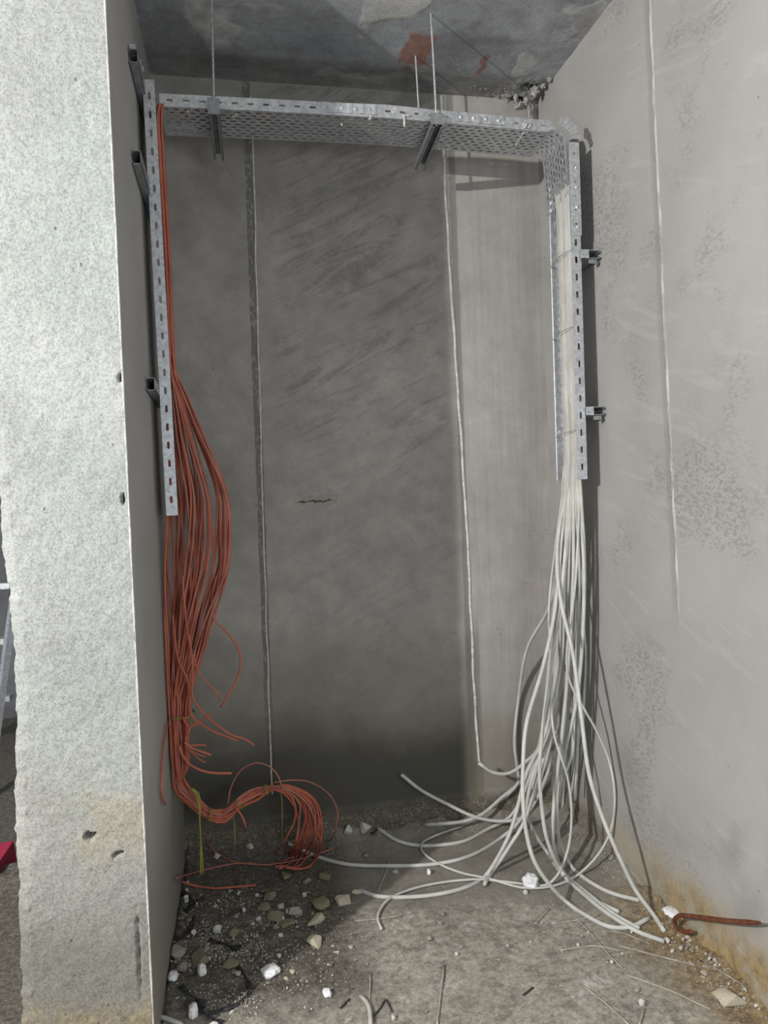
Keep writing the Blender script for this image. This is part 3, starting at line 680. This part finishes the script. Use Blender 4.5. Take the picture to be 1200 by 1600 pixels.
# binding wires round the cables in the right tray
for py, lab in ((402, 'topmost thin binding wire round cables in the right tray'), (519, 'middle thin binding wire round cables in the right tray'), (677, 'lowest thin binding wire round cables in the right tray')):
    z = aty(885, py, 2.56)[2]
    P = [(1.225, 2.664, z-.008), (1.199, 2.655, z-.008), (1.197, 2.61, z-.003), (1.196, 2.575, z+.003), (1.198, 2.53, z+.004), (1.203, 2.505, z+.006), (1.225, 2.50, z+.006)]
    tag(tube('binding_wire', P, .0013, MSTEELD, 5), lab, 'wire')

# ------------------------------------------------------------------ orange cables
SEC = [(165,246,256),(260,247,258),(400,255,266),(540,261,272),(580,262,276),(620,262,294),(677,262,317),(730,262,340),(777,262,356),(836,260,360),(888,258,357),(926,257,347),(971,256,332),(1021,256,320),(1061,257,307),(1102,260,299),(1141,262,297),(1199,267,296)]
BULGE = {165:0,260:0,400:.1,540:0,580:.5,620:.8,677:1,730:1,777:1,836:1,888:1,926:.9,971:.8,1021:.6,1061:.4,1102:.0,1141:.2,1199:.3}
TURN = [(281,1227,11,45),(301,1251,10,40),(328,1273,8,20),(350,1276,12,-10),(374,1256,8,-40),(396,1243,10,-30),(416,1234,6,-15)]   # px, py, half width, direction
OUT = [(440,1228),(462,1233),(486,1250),(498,1281),(499,1309),(489,1340),(470,1357)]
INN = [(430,1234),(442,1241),(454,1260),(456,1283),(447,1311),(423,1332),(395,1347)]
NW = 48
random.seed(21)
def clampO(p, px, py, r=.004):
    if p[0] < XL+.008: p = atx(px, py, XL+.008)
    if p[2] < fh(p[0], p[1])+r: p = atz(px, py, fh(p[0], p[1])+r)
    return p
for i in range(NW):
    q = i/NW
    aB = random.uniform(.72, 1.0) if q < .30 else (random.uniform(.05, .62) if q < .52 else random.uniform(-1, -.05))
    aT = aB*.5+random.uniform(-.5, .5); bB, bT = random.uniform(-1, 1), random.uniform(-1, 1); ph = random.uniform(0, 6.28)
    r = .0036
    zt = 2.738
    P = [(.10+random.uniform(-.1, .1), 2.60+bT*.05, 2.734), (-.10, 2.60+bT*.04, 2.740), (-.175, 2.575+bT*.03, 2.745+.004*aT)]
    for (py, l, rr) in SEC:
        w = BULGE[py]; a = aT*(1-w)+aB*w + .10*math.sin(ph+py*.012)*(.4+w); a = max(-1, min(1, a))
        yc = 2.575 if py < 560 else (2.585 if py < 1050 else 2.575); yh = .05 if py < 560 else (.03+.045*w)
        b = bT*(1-w)+bB*w
        px = (l+rr)/2+a*(rr-l)/2
        p = aty(px, py, yc+b*yh)
        if py < 1390 and p[2] > 1.386:     # still inside the tray
            if p[2] > 1.95: p[0] = max(p[0], -.2255+.012*0)
            p[0] = max(p[0], -.236)
        P.append(clampO(p, px, py))
    aE = random.uniform(-1, 1); fan = i % 38 in (0, 3, 6, 9, 12, 15, 18, 21, 24, 27, 30, 33, 35, 37, 2)
    stop = 7 if fan else random.choice([3, 3, 4, 4, 5])
    for k, (px, py, hw, dg) in enumerate(TURN[:stop]):
        n = (-math.sin(math.radians(dg)), math.cos(math.radians(dg)))
        a2 = max(-1, min(1, aE*(1-.25*(k % 2))+.45*math.sin(ph+k*1.3)))*.95
        x_, y_ = px-n[0]*-a2*hw*1.0, py+n[1]*a2*hw
        P.append(clampO(aty(x_, y_, 2.60+.03*k*.6+bB*.014), x_, y_))
    if fan:
        tt = random.uniform(0, 1) if i % 2 else random.uniform(.45, 1)
        kstop = random.choice([5, 6, 7, 7])
        for k, (a, b) in enumerate(zip(INN, OUT)):
            t2 = tt+.16*math.sin(ph+k*.9)
            x_, y_ = a[0]+(b[0]-a[0])*t2+random.uniform(-2.5, 2.5), a[1]+(b[1]-a[1])*t2+random.uniform(-2, 2)
            if k >= kstop: break
            if k < 5: p = aty(x_, y_, 2.69+.012*k+.02*bB)
            else: p = atz(x_, y_, fh(.2, 2.7)+r+.010*random.random())
            P.append(clampO(p, x_, y_))
        if kstop < 7: pass
        elif tt < .6:
            for x_, y_ in ((372+10*tt, 1348+8*tt), (350, 1341+16*tt), (325, 1334+25*tt), (300, 1344+25*tt))[:random.choice([2, 3, 4])]: P.append(clampO(atz(x_, y_, .045), x_, y_))
        else:
            P.append(clampO(atz(448-random.uniform(0, 20), 1357+random.uniform(-5, 5), .03), 448, 1357))
    lab = 'thin orange cable looping out in the coil near the floor' if fan else 'thin orange cable in the tied left bundle, cut off before the coil'
    grp = 'orange cables that run into the floor coil' if fan else 'orange cables cut off at the lower bend'
    o = tube('signal_cable', P, r, MORANGE if i % 4 else MORANGE2, 6, None, .022); tag(o, lab, 'cable', grp)
def ocab(pix, y, lab, r=.0036, mat=None, ys=None, grp=None):
    P = []
    for k, (px, py) in enumerate(pix):
        yy = y if ys is None else ys[k]
        p = aty(px, py, yy) if yy else atz(px, py, .02+r)
        if not yy:
            for _ in range(3): p = atz(px, py, fh(p[0], p[1])+r+.003)
        P.append(clampO(p, px, py, r))
    return tag(tube('signal_cable', P, r, mat or MORANGE, 7, None, .012), lab, 'cable', grp)
ocab([(338,900),(330,945),(335,967),(353,987),(371,1010),(376,1030),(373,1055),(359,1082),(345,1105)], 2.56, 'orange cable bowing out right of the bundle and curling back to a cut end')
ocab([(300,1020),(312,1053),(326,1069),(342,1087),(343,1096)], 2.56, 'short orange cable end with a small kink left of the bowed one', .0028)
ocab([(285,900),(291,970),(300,1028),(301,1060),(301,1090),(319,1115),(342,1135),(363,1149),(381,1154),(397,1164)], 2.50, 'orange cable end sticking out furthest right over the damp wall')
ocab([(270,960),(278,1028),(294,1066),(300,1118),(315,1132),(336,1144),(355,1151),(372,1158)], 2.51, 'orange cable end sticking out just below the furthest reaching one')
ocab([(292,1150),(299,1134),(312,1128),(322,1121),(331,1115)], 2.51, 'short orange stub pointing up and right from the bundle')
ocab([(285,1120),(293,1134),(305,1133),(314,1130)], 2.52, 'tiny orange stub crossing under the upturned stub', .003)
ocab([(290,1160),(298,1165),(310,1164),(322,1165)], 2.51, 'short level orange stub right of the bundle', .003)
ocab([(288,1160),(298,1168),(314,1174),(330,1180)], 2.505, 'short orange stub sloping down, below the level one')
ocab([(288,1165),(298,1173),(310,1179),(320,1182)], 2.52, 'third orange stub, tucked under the two above it', .003)
ocab([(290,1168),(302,1178),(312,1187),(321,1191)], 2.53, 'lowest steep orange stub in the cluster of stubs', .0026)
ocab([(280,1165),(285,1180),(295,1193),(315,1204),(338,1208),(362,1208)], 2.50, 'thick orange cable end curving to point level right above the coil', .0042)
ocab([(262,1130),(256,1160),(252,1210),(252,1236),(258,1257)], 2.52, 'stray orange cable hanging against the left reveal', .0034)
ocab([(356,1256),(361,1230),(377,1203),(400,1192),(423,1199),(437,1218),(440,1232)], 2.66, 'single pale loop arching above the coil neck', .0026, MORANGE2)
ocab([(428,1223),(454,1219),(484,1222),(514,1241),(527,1267),(524,1297),(507,1318),(470,1334),(442,1345)], None, 'outermost wide loop of the orange coil', .0026, MORANGE2, [2.70,2.71,2.72,2.73,2.74,2.76,None,None,None])
ocab([(285,1378),(305,1384),(335,1388),(365,1386),(400,1383)], None, 'bright orange cable offcut lying across the rubble', .004, None, [None]*5)
ocab([(275,1372),(310,1362),(350,1352),(372,1349),(420,1351),(470,1342),(520,1326)], None, 'faint orange cable on the ground running under the coil from the left reveal', .0034, MORANGE2, [None]*7)
ocab([(318,1302),(335,1330),(353,1341),(372,1348),(400,1349)], None, 'dim orange cable rising from the ground behind the yellow-green tail', .003, MORANGE2, [2.75,None,None,None,None])
ocab([(368,1262),(376,1272),(381,1282),(384,1293)], 2.64, 'short orange tip poking down beneath the coil neck', .004)
ocab([(498,1262),(504,1300),(478,1325),(463,1350)], None, 'orange cable cut end leaning up through the coil', .0036, MORANGE2, [2.76,2.79,None,None])

# yellow-green ties
def ring(px, py, y, rx, ry, dg, lab, tails=()):
    c = aty(px, py, y); P = []
    a = math.radians(dg)
    for k in range(40):
        th = k*2*math.pi/15; u = math.cos(th)*rx; v = math.sin(th)*ry; s = (k/45-.5)*.012
        P.append(c+np.array([u*math.cos(a)+s*-math.sin(a), v, -(u*math.sin(a)+s*math.cos(a))]))
    m = MB(); m.tube(catmull(P, .008), .0012, 5)
    for (pp) in tails: m.tube(catmull([aty(x, y_, y-ry) for x, y_ in pp], .01), .0018, 5)
    tag(m.build('wire_tie', MYG, None, True), lab, 'wire tie')
ring(284, 1116, 2.575, .044, .052, 0, 'yellow-green wire wound round the orange bundle above the stubs')
ring(328, 1273, 2.615, .022, .030, 110, 'yellow-green wire tie at the lowest bend of the orange bundle')
ring(374, 1256, 2.645, .018, .026, 50, 'yellow-green wire tie halfway up the coil neck')
ring(416, 1234, 2.68, .016, .024, 75, 'yellow-green wire tie where the orange coil fans out')
def ygt(P2, y, lab, sp=.005, r=.0022):
    m = MB(); n = len(P2)
    A = [aty(px, py, y)+np.array([sp*.35*math.sin(k*1.3)+sp*.3, 0, 0]) for k, (px, py) in enumerate(P2)]
    B = [aty(px, py, y-.004)-np.array([sp*.35*math.sin(k*1.3+.6)+sp*.3, 0, 0]) for k, (px, py) in enumerate(P2)]
    for Q in (A, B): m.tube(catmull(Q, .01), r, 6)
    tag(m.build('wire_tail', MYG, None, True), lab, 'wire')
ygt([(299,1232),(308,1240),(311,1255),(312,1285),(314,1315),(315,1345),(315,1366)], 2.535, 'bright twisted yellow-green wire tail hanging to the rubble', .006, .0026)
ygt([(362,1262),(366,1285),(367,1305),(366,1330)], 2.70, 'short dim yellow-green tail under the coil neck', .003, .0010)
ygt([(434,1228),(440,1246),(441,1270),(441,1300),(442,1316)], 2.72, 'thin yellow-green tail hanging inside the orange coil', .002, .0009)

# ------------------------------------------------------------------ stones and debris
def chunk_mesh(seed, flat=.6, npts=14, smooth=False, sub=0):
    rd = random.Random(seed); bm = bmesh.new()
    for _ in range(npts):
        v = Vector((rd.gauss(0, 1), rd.gauss(0, 1), rd.gauss(0, 1))).normalized()*rd.uniform(.8, 1.0)
        bm.verts.new((v.x*.5, v.y*.5*rd.uniform(.8, 1), v.z*.5*flat))
    g = bmesh.ops.convex_hull(bm, input=bm.verts)
    bmesh.ops.delete(bm, geom=[v for v in bm.verts if not v.link_faces], context='VERTS')
    bmesh.ops.bevel(bm, geom=list(bm.edges), offset=.025, segments=1, affect='EDGES')
    me = bpy.data.meshes.new('chunk'); bm.to_mesh(me); bm.free(); return me
CH = [[chunk_mesh(100*m+i, [.40, .42, .65, .8][m], 12+i) for i in range(6)] for m in range(4)]
for m in range(4):
    for me in CH[m]: me.materials.append(MST[m])
def stone(px, py, w, kind, lab, grp=None, asp=1.0, k=None, name='stone', zs=1.0, lift=0):
    h0 = .02; p = atz(px, py, h0)
    for _ in range(4): p = atz(px, py, fh(p[0], p[1])+.3*w*p[1]/FPX*.5)
    p[0] = min(p[0], XR-.02); p[1] = min(p[1], D-.025); p[0] = max(p[0], XL+.02) if p[1] > PY else p[0]
    s = w*math.hypot(p[0], p[1])/FPX*1.15
    me = CH[kind][random.randrange(6) if k is None else k]
    o = bpy.data.objects.new(name, me); COL.objects.link(o)
    o.scale = (s, s*.85, s*asp*zs); o.rotation_euler = (random.uniform(-.15, .15), random.uniform(-.15, .15), random.uniform(0, 6.28))
    zmin = min(v.co.z for v in me.vertices)*o.scale.z
    o.location = (p[0], p[1], fh(p[0], p[1])-zmin-.1*s*.5+lift)
    return tag(o, lab, 'stone', grp)
for a in [
 (540,1299,20,3,'pale lump of rubble at the back wall foot, left one of a pair'),
 (565,1297,24,3,'pale lump of rubble at the back wall foot, right one of a pair'),
 (391,1313,14,3,'white chip lying alone on dark soil left of the orange coil'),
 (339,1342,12,3,'small round whitish chip just right of the yellow-green tail'),
 (447,1368,30,0,'olive wedge of stone under the orange coil'),
 (508,1369,26,0,'olive stone lying alone in the shade right of the coil'),
 (501,1409,40,0,'broad flat olive slab at the shadow edge'),
 (537,1406,34,1,'flat beige flake touching the cable end at the shadow edge'),
 (558,1394,20,1,'beige flake tilted behind the cable end'),
 (493,1437,38,1,'beige slab half in light below the olive slab'),
 (491,1471,36,1,'angular beige stone alone on the lit floor'),
 (423,1398,30,0,'upper olive chunk of the rubble heap'),
 (412,1417,26,0,'left olive chunk of the rubble heap'),
 (430,1430,34,0,'middle olive chunk of the rubble heap'),
 (462,1426,28,2,'grey chunk at the right of the rubble heap'),
 (449,1442,28,0,'bottom olive chunk of the rubble heap'),
 (440,1415,18,1,'paler chunk in the middle of the rubble heap'),
 (452,1426,12,3,'white chip on the rubble heap right side'),
 (405,1436,11,3,'white chip at the left foot of the rubble heap'),
 (366,1455,30,0,'olive chunk standing between the white chip and the heap'),
 (340,1456,16,3,'white chip in the soil near the left reveal'),
 (277,1490,32,2,'grey chunk against the foot of the left reveal'),
 (312,1499,44,0,'largest olive block near the foot of the pillar'),
 (286,1513,22,2,'small grey chunk between the block and the reveal'),
 (360,1506,28,0,'brownish chunk by the bend of the black strip'),
 (371,1520,15,1,'beige chip touching the bend of the black strip'),
 (457,1516,14,1,'beige pebble just right of the white foam piece'),
 (447,1528,10,1,'smaller beige pebble below right of the white foam piece'),
 (364,1584,10,3,'white chip near the bottom edge right of the black strip'),
 (526,1487,11,1,'beige pebble right of the angular beige stone'),
 (520,1478,9,1,'smaller pebble beside the angular beige stone'),
 (548,1479,12,1,'beige pebble furthest right of the angular beige stone'),
 (688,1443,12,2,'round grey pebble on the open lit floor'),
 (671,1468,14,2,'brownish grey pebble below the round grey one on open floor'),
 (691,1428,9,2,'small pebble above the round grey one on open floor'),
 (618,1364,12,3,'white chip on the lit floor just below the long cable'),
 (572,1337,12,2,'grey chip in shade between two cables'),
 (615,1592,11,3,'round white chip at the bottom edge of the floor'),
 (1003,1570,13,3,'white chip with a wire under it at the lower right'),
 (865,1343,26,2,'grey block half hidden behind the forward cables'),
 (821,1395,10,3,'white crumb under the big foam lump'),
 (1142,1562,52,1,'large beige lump in the rusty soil at the right wall'),
 (1100,1520,14,1,'beige pebble in the rusty soil above the large lump'),
 (995,1548,10,2,'dark grey pebble on the open floor left of the rusty soil'),
 (1032,1325,16,2,'grey crumb of mortar where the right wall meets floor')]: stone(*a)
for i in range(60):
    stone(random.uniform(400, 1000), random.triangular(1420, 1600, 1480), random.uniform(3.5, 7.5), random.choice([1, 2, 2, 3]), 'small pebble scattered on the lit floor', 'pebbles on the lit floor', name='pebble')
for i in range(85):
    stone(random.uniform(275, 500), random.uniform(1375, 1500), random.uniform(5, 11), random.choice([0, 0, 2, 3]), 'small stone chip in the shaded rubble by the left reveal', 'chips in the shaded rubble', name='stone_chip')
for i in range(40):
    tt = random.random(); stone(1030+150*tt+random.uniform(-25, 25), 1430+150*tt+random.uniform(-20, 25), random.uniform(4, 9), random.choice([1, 3, 3]), 'small pale chip in the rusty soil along the right wall', 'chips in the rusty soil', name='stone_chip')
# foam pieces
def foam(px, py, w, h, d, lab, seed, rz=0):
    p = atz(px, py, .02); s = 1/FPX*math.hypot(p[0], p[1])
    bm = bmesh.new(); bmesh.ops.create_icosphere(bm, subdivisions=4, radius=1)
    for v in bm.verts:
        c = v.co.copy(); m_ = max(abs(c.x), abs(c.y), abs(c.z)); c = c*(.7+.3/m_*.8)
        c *= 1+.22*mnoise.noise(v.co*1.8+Vector((seed, 0, 0)))+.10*mnoise.noise(v.co*6+Vector((seed, 0, 0)))
        v.co = Vector((c.x*w*s/2, c.y*d*s*.8, c.z*h*s*.36))
        pass
    me = bpy.data.meshes.new('foam'); bm.to_mesh(me); bm.free(); me.materials.append(MFOAM)
    me.polygons.foreach_set('use_smooth', [True]*len(me.polygons))
    o = bpy.data.objects.new('foam_piece', me); COL.objects.link(o); o.rotation_euler = (0, 0, rz)
    zm = min(v.co.z for v in me.vertices); o.location = (p[0], p[1], fh(p[0], p[1])-zm-.003); tag(o, lab, 'foam')
foam(423,1520,30,20,16,'bright white foam piece on the lit floor at the shadow edge',1,.4)
foam(511,1546,13,15,12,'small cube-like white foam crumb on the lit floor',2,.2)
foam(302,1590,16,30,12,'white foam piece standing beside the black strip at the bottom',3,0)
foam(316,1528,13,24,11,'whitish foam shard leaning on the largest olive block',4,.3)
foam(271,1538,15,16,12,'whitish foam crumb against the left reveal foot',5,0)
foam(829,1378,24,30,16,'rough white foam lump among the grey-white cables',6,.5)
foam(334,1604,16,14,14,'white foam crumb cut by the bottom edge under the black strip',7,0)
foam(670,1358,6,14,6,'tiny white shard standing just under the long cable',8,0)
foam(1052,1436,26,14,18,'white powdery lump beside the rusty hook',9,.3)
# uncountable crumbs
def crumbs(name, n, sampler, smin, smax, mat, lab, cat):
    V = []; F = []
    for _ in range(n):
        x, y = sampler()
        if not (XL+.006 < x < XR-.006 and 1.2 < y < D-.01): continue
        s = random.uniform(smin, smax); z = fh(x, y)+s*.2; R = np.linalg.qr(rng.normal(size=(3, 3)))[0]
        T4 = np.array([(1, 1, 1), (-1, -1, 1), (-1, 1, -1), (1, -1, -1)])*.5*s@R; b = len(V)
        T4 = np.vstack([T4, [0, 0, 0]]); V += [tuple(np.array([x, y, z])+q) for q in T4[:4]]; F += [(b, b+1, b+2), (b, b+3, b+1), (b, b+2, b+3), (b+1, b+3, b+2)]
    tag(pydata(name, V, F, mat), lab, cat, kind='stuff')
def clump(x, y): return (x, y) if nz(x, y, 0, 9, 11)+random.uniform(-.5, .3) > 0 else (9, 9)
def pxs(x0, x1, y0, y1):
    def f():
        p = atz(random.uniform(x0, x1), random.uniform(y0, y1), .02); return p[0], p[1]
    return f
crumbs('plaster_crumbs', 4200, lambda: clump(random.gauss(-.09, .11), random.gauss(2.30, .20)), .0015, .0055, MCRUMB, 'whitish plaster crumbs strewn over the shaded rubble soil at left', 'crumbs')
crumbs('plaster_crumbs', 2000, lambda: clump(random.uniform(.15, 1.25), D-.012-abs(random.gauss(0, .06))), .0015, .0045, MCRUMB, 'whitish plaster crumbs strewn along the back wall foot', 'crumbs')
crumbs('plaster_crumbs', 1700, lambda: clump(XR-.008-abs(random.gauss(0, .055)), random.uniform(1.5, 2.9)), .0015, .005, MCRUMB, 'pale crumbs strewn along the right wall foot', 'crumbs')
crumbs('grit', 2600, lambda: (random.uniform(-.25, 1.3), random.uniform(1.6, 2.6)), .0015, .0045, MST[2], 'fine grey grit over the open floor', 'grit')

# black strips
def strip(pix, w, lab, mat=MBLACK, z=.006, name='tape_strip'):
    C_ = []
    for px, py in pix:
        p = atz(px, py, .01)
        for _ in range(3): p = atz(px, py, fh(p[0], p[1])+z)
        C_.append(p)
    c = catmull(C_, .01); T_ = np.gradient(c, axis=0); T_ /= np.linalg.norm(T_, axis=1)[:, None]
    m = MB(); V = []
    for i in range(len(c)):
        n = np.cross(T_[i], (0, 0, 1)); n /= np.linalg.norm(n); a = .9*math.sin(i*.35)
        n2 = n*math.cos(a)+np.array([0, 0, 1])*math.sin(a); ww = w*(1+.25*math.sin(i*.8)); th = np.cross(T_[i], n2)*.0015
        V += [c[i]-n2*ww-th, c[i]+n2*ww-th, c[i]+n2*ww+th, c[i]-n2*ww+th]
    F = [(4*i+k, 4*i+(k+1) % 4, 4*i+4+(k+1) % 4, 4*i+4+k) for i in range(len(c)-1) for k in range(4)]+[(0, 1, 2, 3), (4*len(c)-1, 4*len(c)-2, 4*len(c)-3, 4*len(c)-4)]
    m.add(V, F); tag(m.build(name, mat), lab, 'strip')
strip([(368,1505),(378,1517),(386,1530),(389,1545),(380,1560),(364,1572),(345,1579),(325,1583)], .006, 'crumpled black strip curving from the shade onto the lit floor')
strip([(318,1562),(314,1572),(320,1584),(332,1592),(345,1600)], .010, 'knotted black strip end beside the standing foam piece')
strip([(283,1540),(293,1552),(308,1560),(316,1570)], .009, 'black strip in shade leading to the knotted end')
strip([(327,1468),(345,1473),(362,1478),(375,1482)], .008, 'short black strip behind the brownish chunk')
strip([(285,1395),(296,1400),(300,1415),(290,1424),(305,1410),(318,1402)], .011, 'crumpled black scrap below the orange offcut by the reveal')
strip([(277,1468),(290,1458),(300,1446),(305,1430)], .007, 'black strip running up beside the left reveal foot')
strip([(580,1303),(588,1297),(592,1290),(589,1286)], .007, 'small black scrap at the raised cable end before the back wall')
# dry wires and sticks
def stick(pix, r, lab, mat=None, name='wire_offcut', lift=.002):
    C_ = []
    for px, py in pix:
        p = atz(px, py, .005)
        for _ in range(3): p = atz(px, py, fh(p[0], p[1])+r+lift)
        C_.append(p)
    tag(tube(name, C_, r, mat or MSTICK, 6, None, .02), lab, 'wire')
stick([(610,1342),(602,1365),(592,1390)], .0022, 'thin dry stick leaning across the long cable')
stick([(556,1439),(590,1436),(628,1430)], .002, 'thin straight offcut under the hooked thin cable end')
stick([(694,1508),(690,1540),(687,1566),(683,1602)], .0028, 'straight pale offcut running to the bottom edge in the middle')
stick([(579,1520),(578,1545),(577,1572)], .002, 'thin pale offcut above the curved cable scrap')
stick([(583,1588),(595,1574),(602,1562),(608,1570),(612,1581)], .002, 'thin dark bent wire right of the curved cable scrap', MBLACK)
stick([(532,1575),(539,1568),(546,1561)], .0022, 'short dark splinter on the lit floor left of the cable scrap', MBLACK)
stick([(859,1420),(848,1431),(835,1444)], .0018, 'short thin offcut pointing down left below the cables')
stick([(862,1444),(900,1438),(940,1428)], .0018, 'thin offcut passing under the upturned cable')
stick([(885,1420),(920,1455),(950,1490),(972,1512)], .0018, 'long thin straight wire crossing the floor diagonally')
stick([(875,1485),(900,1481),(925,1478),(950,1481),(968,1486)], .0022, 'gently arched thin offcut on the open floor')
stick([(965,1477),(995,1485),(1030,1494),(1085,1508)], .002, 'pale thin wire lying toward the rusty soil')
stick([(975,1522),(1010,1534),(1050,1549),(1110,1577)], .002, 'lower long pale wire near the lower right of floor')
stick([(910,1540),(940,1562),(985,1603)], .002, 'pale straight wire leaving at the bottom edge right of centre')
stick([(1006,1576),(1002,1590),(998,1604)], .003, 'short thick offcut under the white chip at lower right')
stick([(817,1555),(825,1549),(833,1543)], .0022, 'tiny dark splinter on the open floor right of centre', MBLACK)
stick([(955,1453),(985,1462),(1015,1475)], .0014, 'hair-thin wire beside the lowest grey-white cable')
stick([(1108,1507),(1130,1520),(1160,1538)], .0016, 'short fine wire lying on the rusty soil')
stick([(386,1545),(385,1558),(384,1571)], .0014, 'tiny straw hanging off the bend of the black strip')
stick([(192,1601),(212,1591),(235,1588),(262,1592),(285,1602)], .0062, 'bent white cable scrap arching at the pillar foot', MWHITE, 'cable_scrap', .004)
stick([(563,1556),(573,1566),(578,1580),(579,1603)], .0062, 'curved grey cable scrap at the bottom edge left of centre', MWHITE2, 'cable_scrap', .001)
# rusty hook by the right wall
hk = [atx(1080, 1455, 1.290), atx(1066, 1455, 1.285), atx(1056, 1448, 1.280), atx(1054, 1438, 1.277), atx(1060, 1431, 1.275), atx(1075, 1431, 1.275), atx(1100, 1434, 1.277), atx(1140, 1439, 1.280), atx(1188, 1442, 1.285)]
c = catmull(hk, .006)
hook = MB(); V, F = tube_data(c, [.0066 if i < len(c)*.9 else .0066-.003*(i/len(c)-.9)*10 for i in range(len(c))], 6); hook.add(V, F)
tag(hook.build('iron_hook', MRUST, None, False), 'rusty bent iron bar hooked out from the foot of the right wall', 'hook')

# broken mortar and pipe stub at the ceiling holes
def lump(name, p, s, seed, lab=None, parent=None, st=(1, 1, 1)):
    bm = bmesh.new(); bmesh.ops.create_icosphere(bm, subdivisions=4, radius=1)
    for v in bm.verts:
        k = .9+.9*mnoise.noise(v.co*2.3+Vector((0, seed, 0)))*.7+.25*mnoise.noise(v.co*11+Vector((0, seed, 0)))+.35*mnoise.noise(v.co*1.6+Vector((seed, 3, 0)))+.2*mnoise.noise(v.co*5+Vector((seed, 0, 0)))
        v.co = Vector((v.co.x*s*st[0]*k, v.co.y*s*st[1]*k, v.co.z*s*st[2]*k))
    me = bpy.data.meshes.new(name); bm.to_mesh(me); bm.free(); me.materials.append(MLUMP)
    o = bpy.data.objects.new(name, me); COL.objects.link(o); o.location = p
    if parent: o.parent = parent; o.location = Vector(p)-parent.location
    return o
hp = atz(812, 150, H)
mo = empty('broken_mortar', tuple(hp), 'lumps of broken mortar hanging round the ceiling holes in the rear right corner', 'mortar')
for k, (px, py, z, s, st) in enumerate([(806,150,H-.01,.010,(.8,.8,2.6)), (809,164,H-.035,.013,(1.2,1,1)), (818,160,H-.015,.018,(1.6,.8,.8)), (826,150,H-.01,.018,(1.3,1,.9)), (836,142,H-.02,.015,(1,1,1.4)), (833,128,H,.012,(2.2,.8,.5)), (828,172,H-.06,.012,(.7,1,2.2)), (780,172,H-.01,.009,(1.6,1,.7)), (858,124,H-.005,.009,(1,1,1)), (848,134,H-.01,.010,(1,1,1))]):
    q = atz(px, py, z); q[0] = min(q[0], XR-.004); q[1] = min(q[1], D-.004); lump('mortar_lump', Vector(q), s, k*3.1, None, mo, st)
c0 = atz(806, 168, H-.02)
for (cc, r, dp) in HOLES:
    m = MB(); P_ = [(cc[0]+math.cos(a)*r*1.02, cc[1]+math.sin(a)*r*1.02, H-.002) for a in np.linspace(0, 2*math.pi, 30)]
    m.tube(P_, [.005*(1+.5*math.sin(k*1.9)) for k in range(30)], 6); m.build('sleeve_rim', MLUMP, mo, True)
def crumbc():
    V = []; F = []
    for _ in range(260):
        px, py = random.gauss(800, 32), random.gauss(160, 14)
        if px > 840: continue
        q = atz(px, py, H-.004)
        if q[1] > D-.006 or q[0] > XR-.005:
            continue
        s = random.uniform(.003, .007); R = np.linalg.qr(rng.normal(size=(3, 3)))[0]
        T4 = np.array([(1, 1, 1), (-1, -1, 1), (-1, 1, -1), (1, -1, -1)])*.5*s@R; b = len(V)
        V += [tuple(q+w) for w in T4]; F += [(b, b+1, b+2), (b, b+3, b+1), (b, b+2, b+3), (b+1, b+3, b+2)]
    o = pydata('mortar_crumbs', V, F, MLUMP, mo); o['kind'] = 'stuff'
crumbc()

# ------------------------------------------------------------------ glimpse past the pillar
lp = aty(0, 1000, 4.2)
lad = empty('step_ladder', (lp[0]-.1, 4.2, 0), 'grey metal step ladder glimpsed past the ragged left edge of the pillar', 'ladder')
a = aty(13, 1000, 4.1); b = aty(-4, 1130, 4.0); d_ = (b-a)/abs(b[2]-a[2])
top = a-d_*.9; bot = a+d_*(a[2]-.0)
m = MB(); m.tube([top, bot+np.array([0, 0, 0])], .022, 4); m.build('rail', MSTEEL, lad)
m = MB(); m.tube([top+np.array([-.45, 0, 0]), bot+np.array([-.5, 0, 0])], .022, 4); m.build('rail', MSTEEL, lad)
for py in (915, 1001, 1090):
    q = aty(8, py, 4.2); m = MB(); m.box((q[0]-.48, 4.17, q[2]-.015), (q[0]+.03, 4.23, q[2]+.015)); m.build('rung', MSTEEL, lad)
q = atz(-6, 1370, .0)
MRED = mat_simple('red_plastic', (.30, .02, .05), (.42, .04, .08), 8, .5)
bm = MB(); bm.add([(q[0]-.14, q[1]-.08, .0), (q[0]+.02, q[1]-.08, 0), (q[0]+.05, q[1]+.10, 0), (q[0]-.14, q[1]+.10, 0), (q[0]-.12, q[1]-.06, .09), (q[0]+.03, q[1]-.06, .08), (q[0]+.045, q[1]+.08, .10), (q[0]-.12, q[1]+.08, .09)], [(3, 2, 1, 0), (4, 5, 6, 7), (0, 1, 5, 4), (1, 2, 6, 5), (2, 3, 7, 6), (3, 0, 4, 7)])
o = bm.build('red_box', MRED); tag(o, 'dark red plastic box on the floor just past the pillar at far left', 'box')
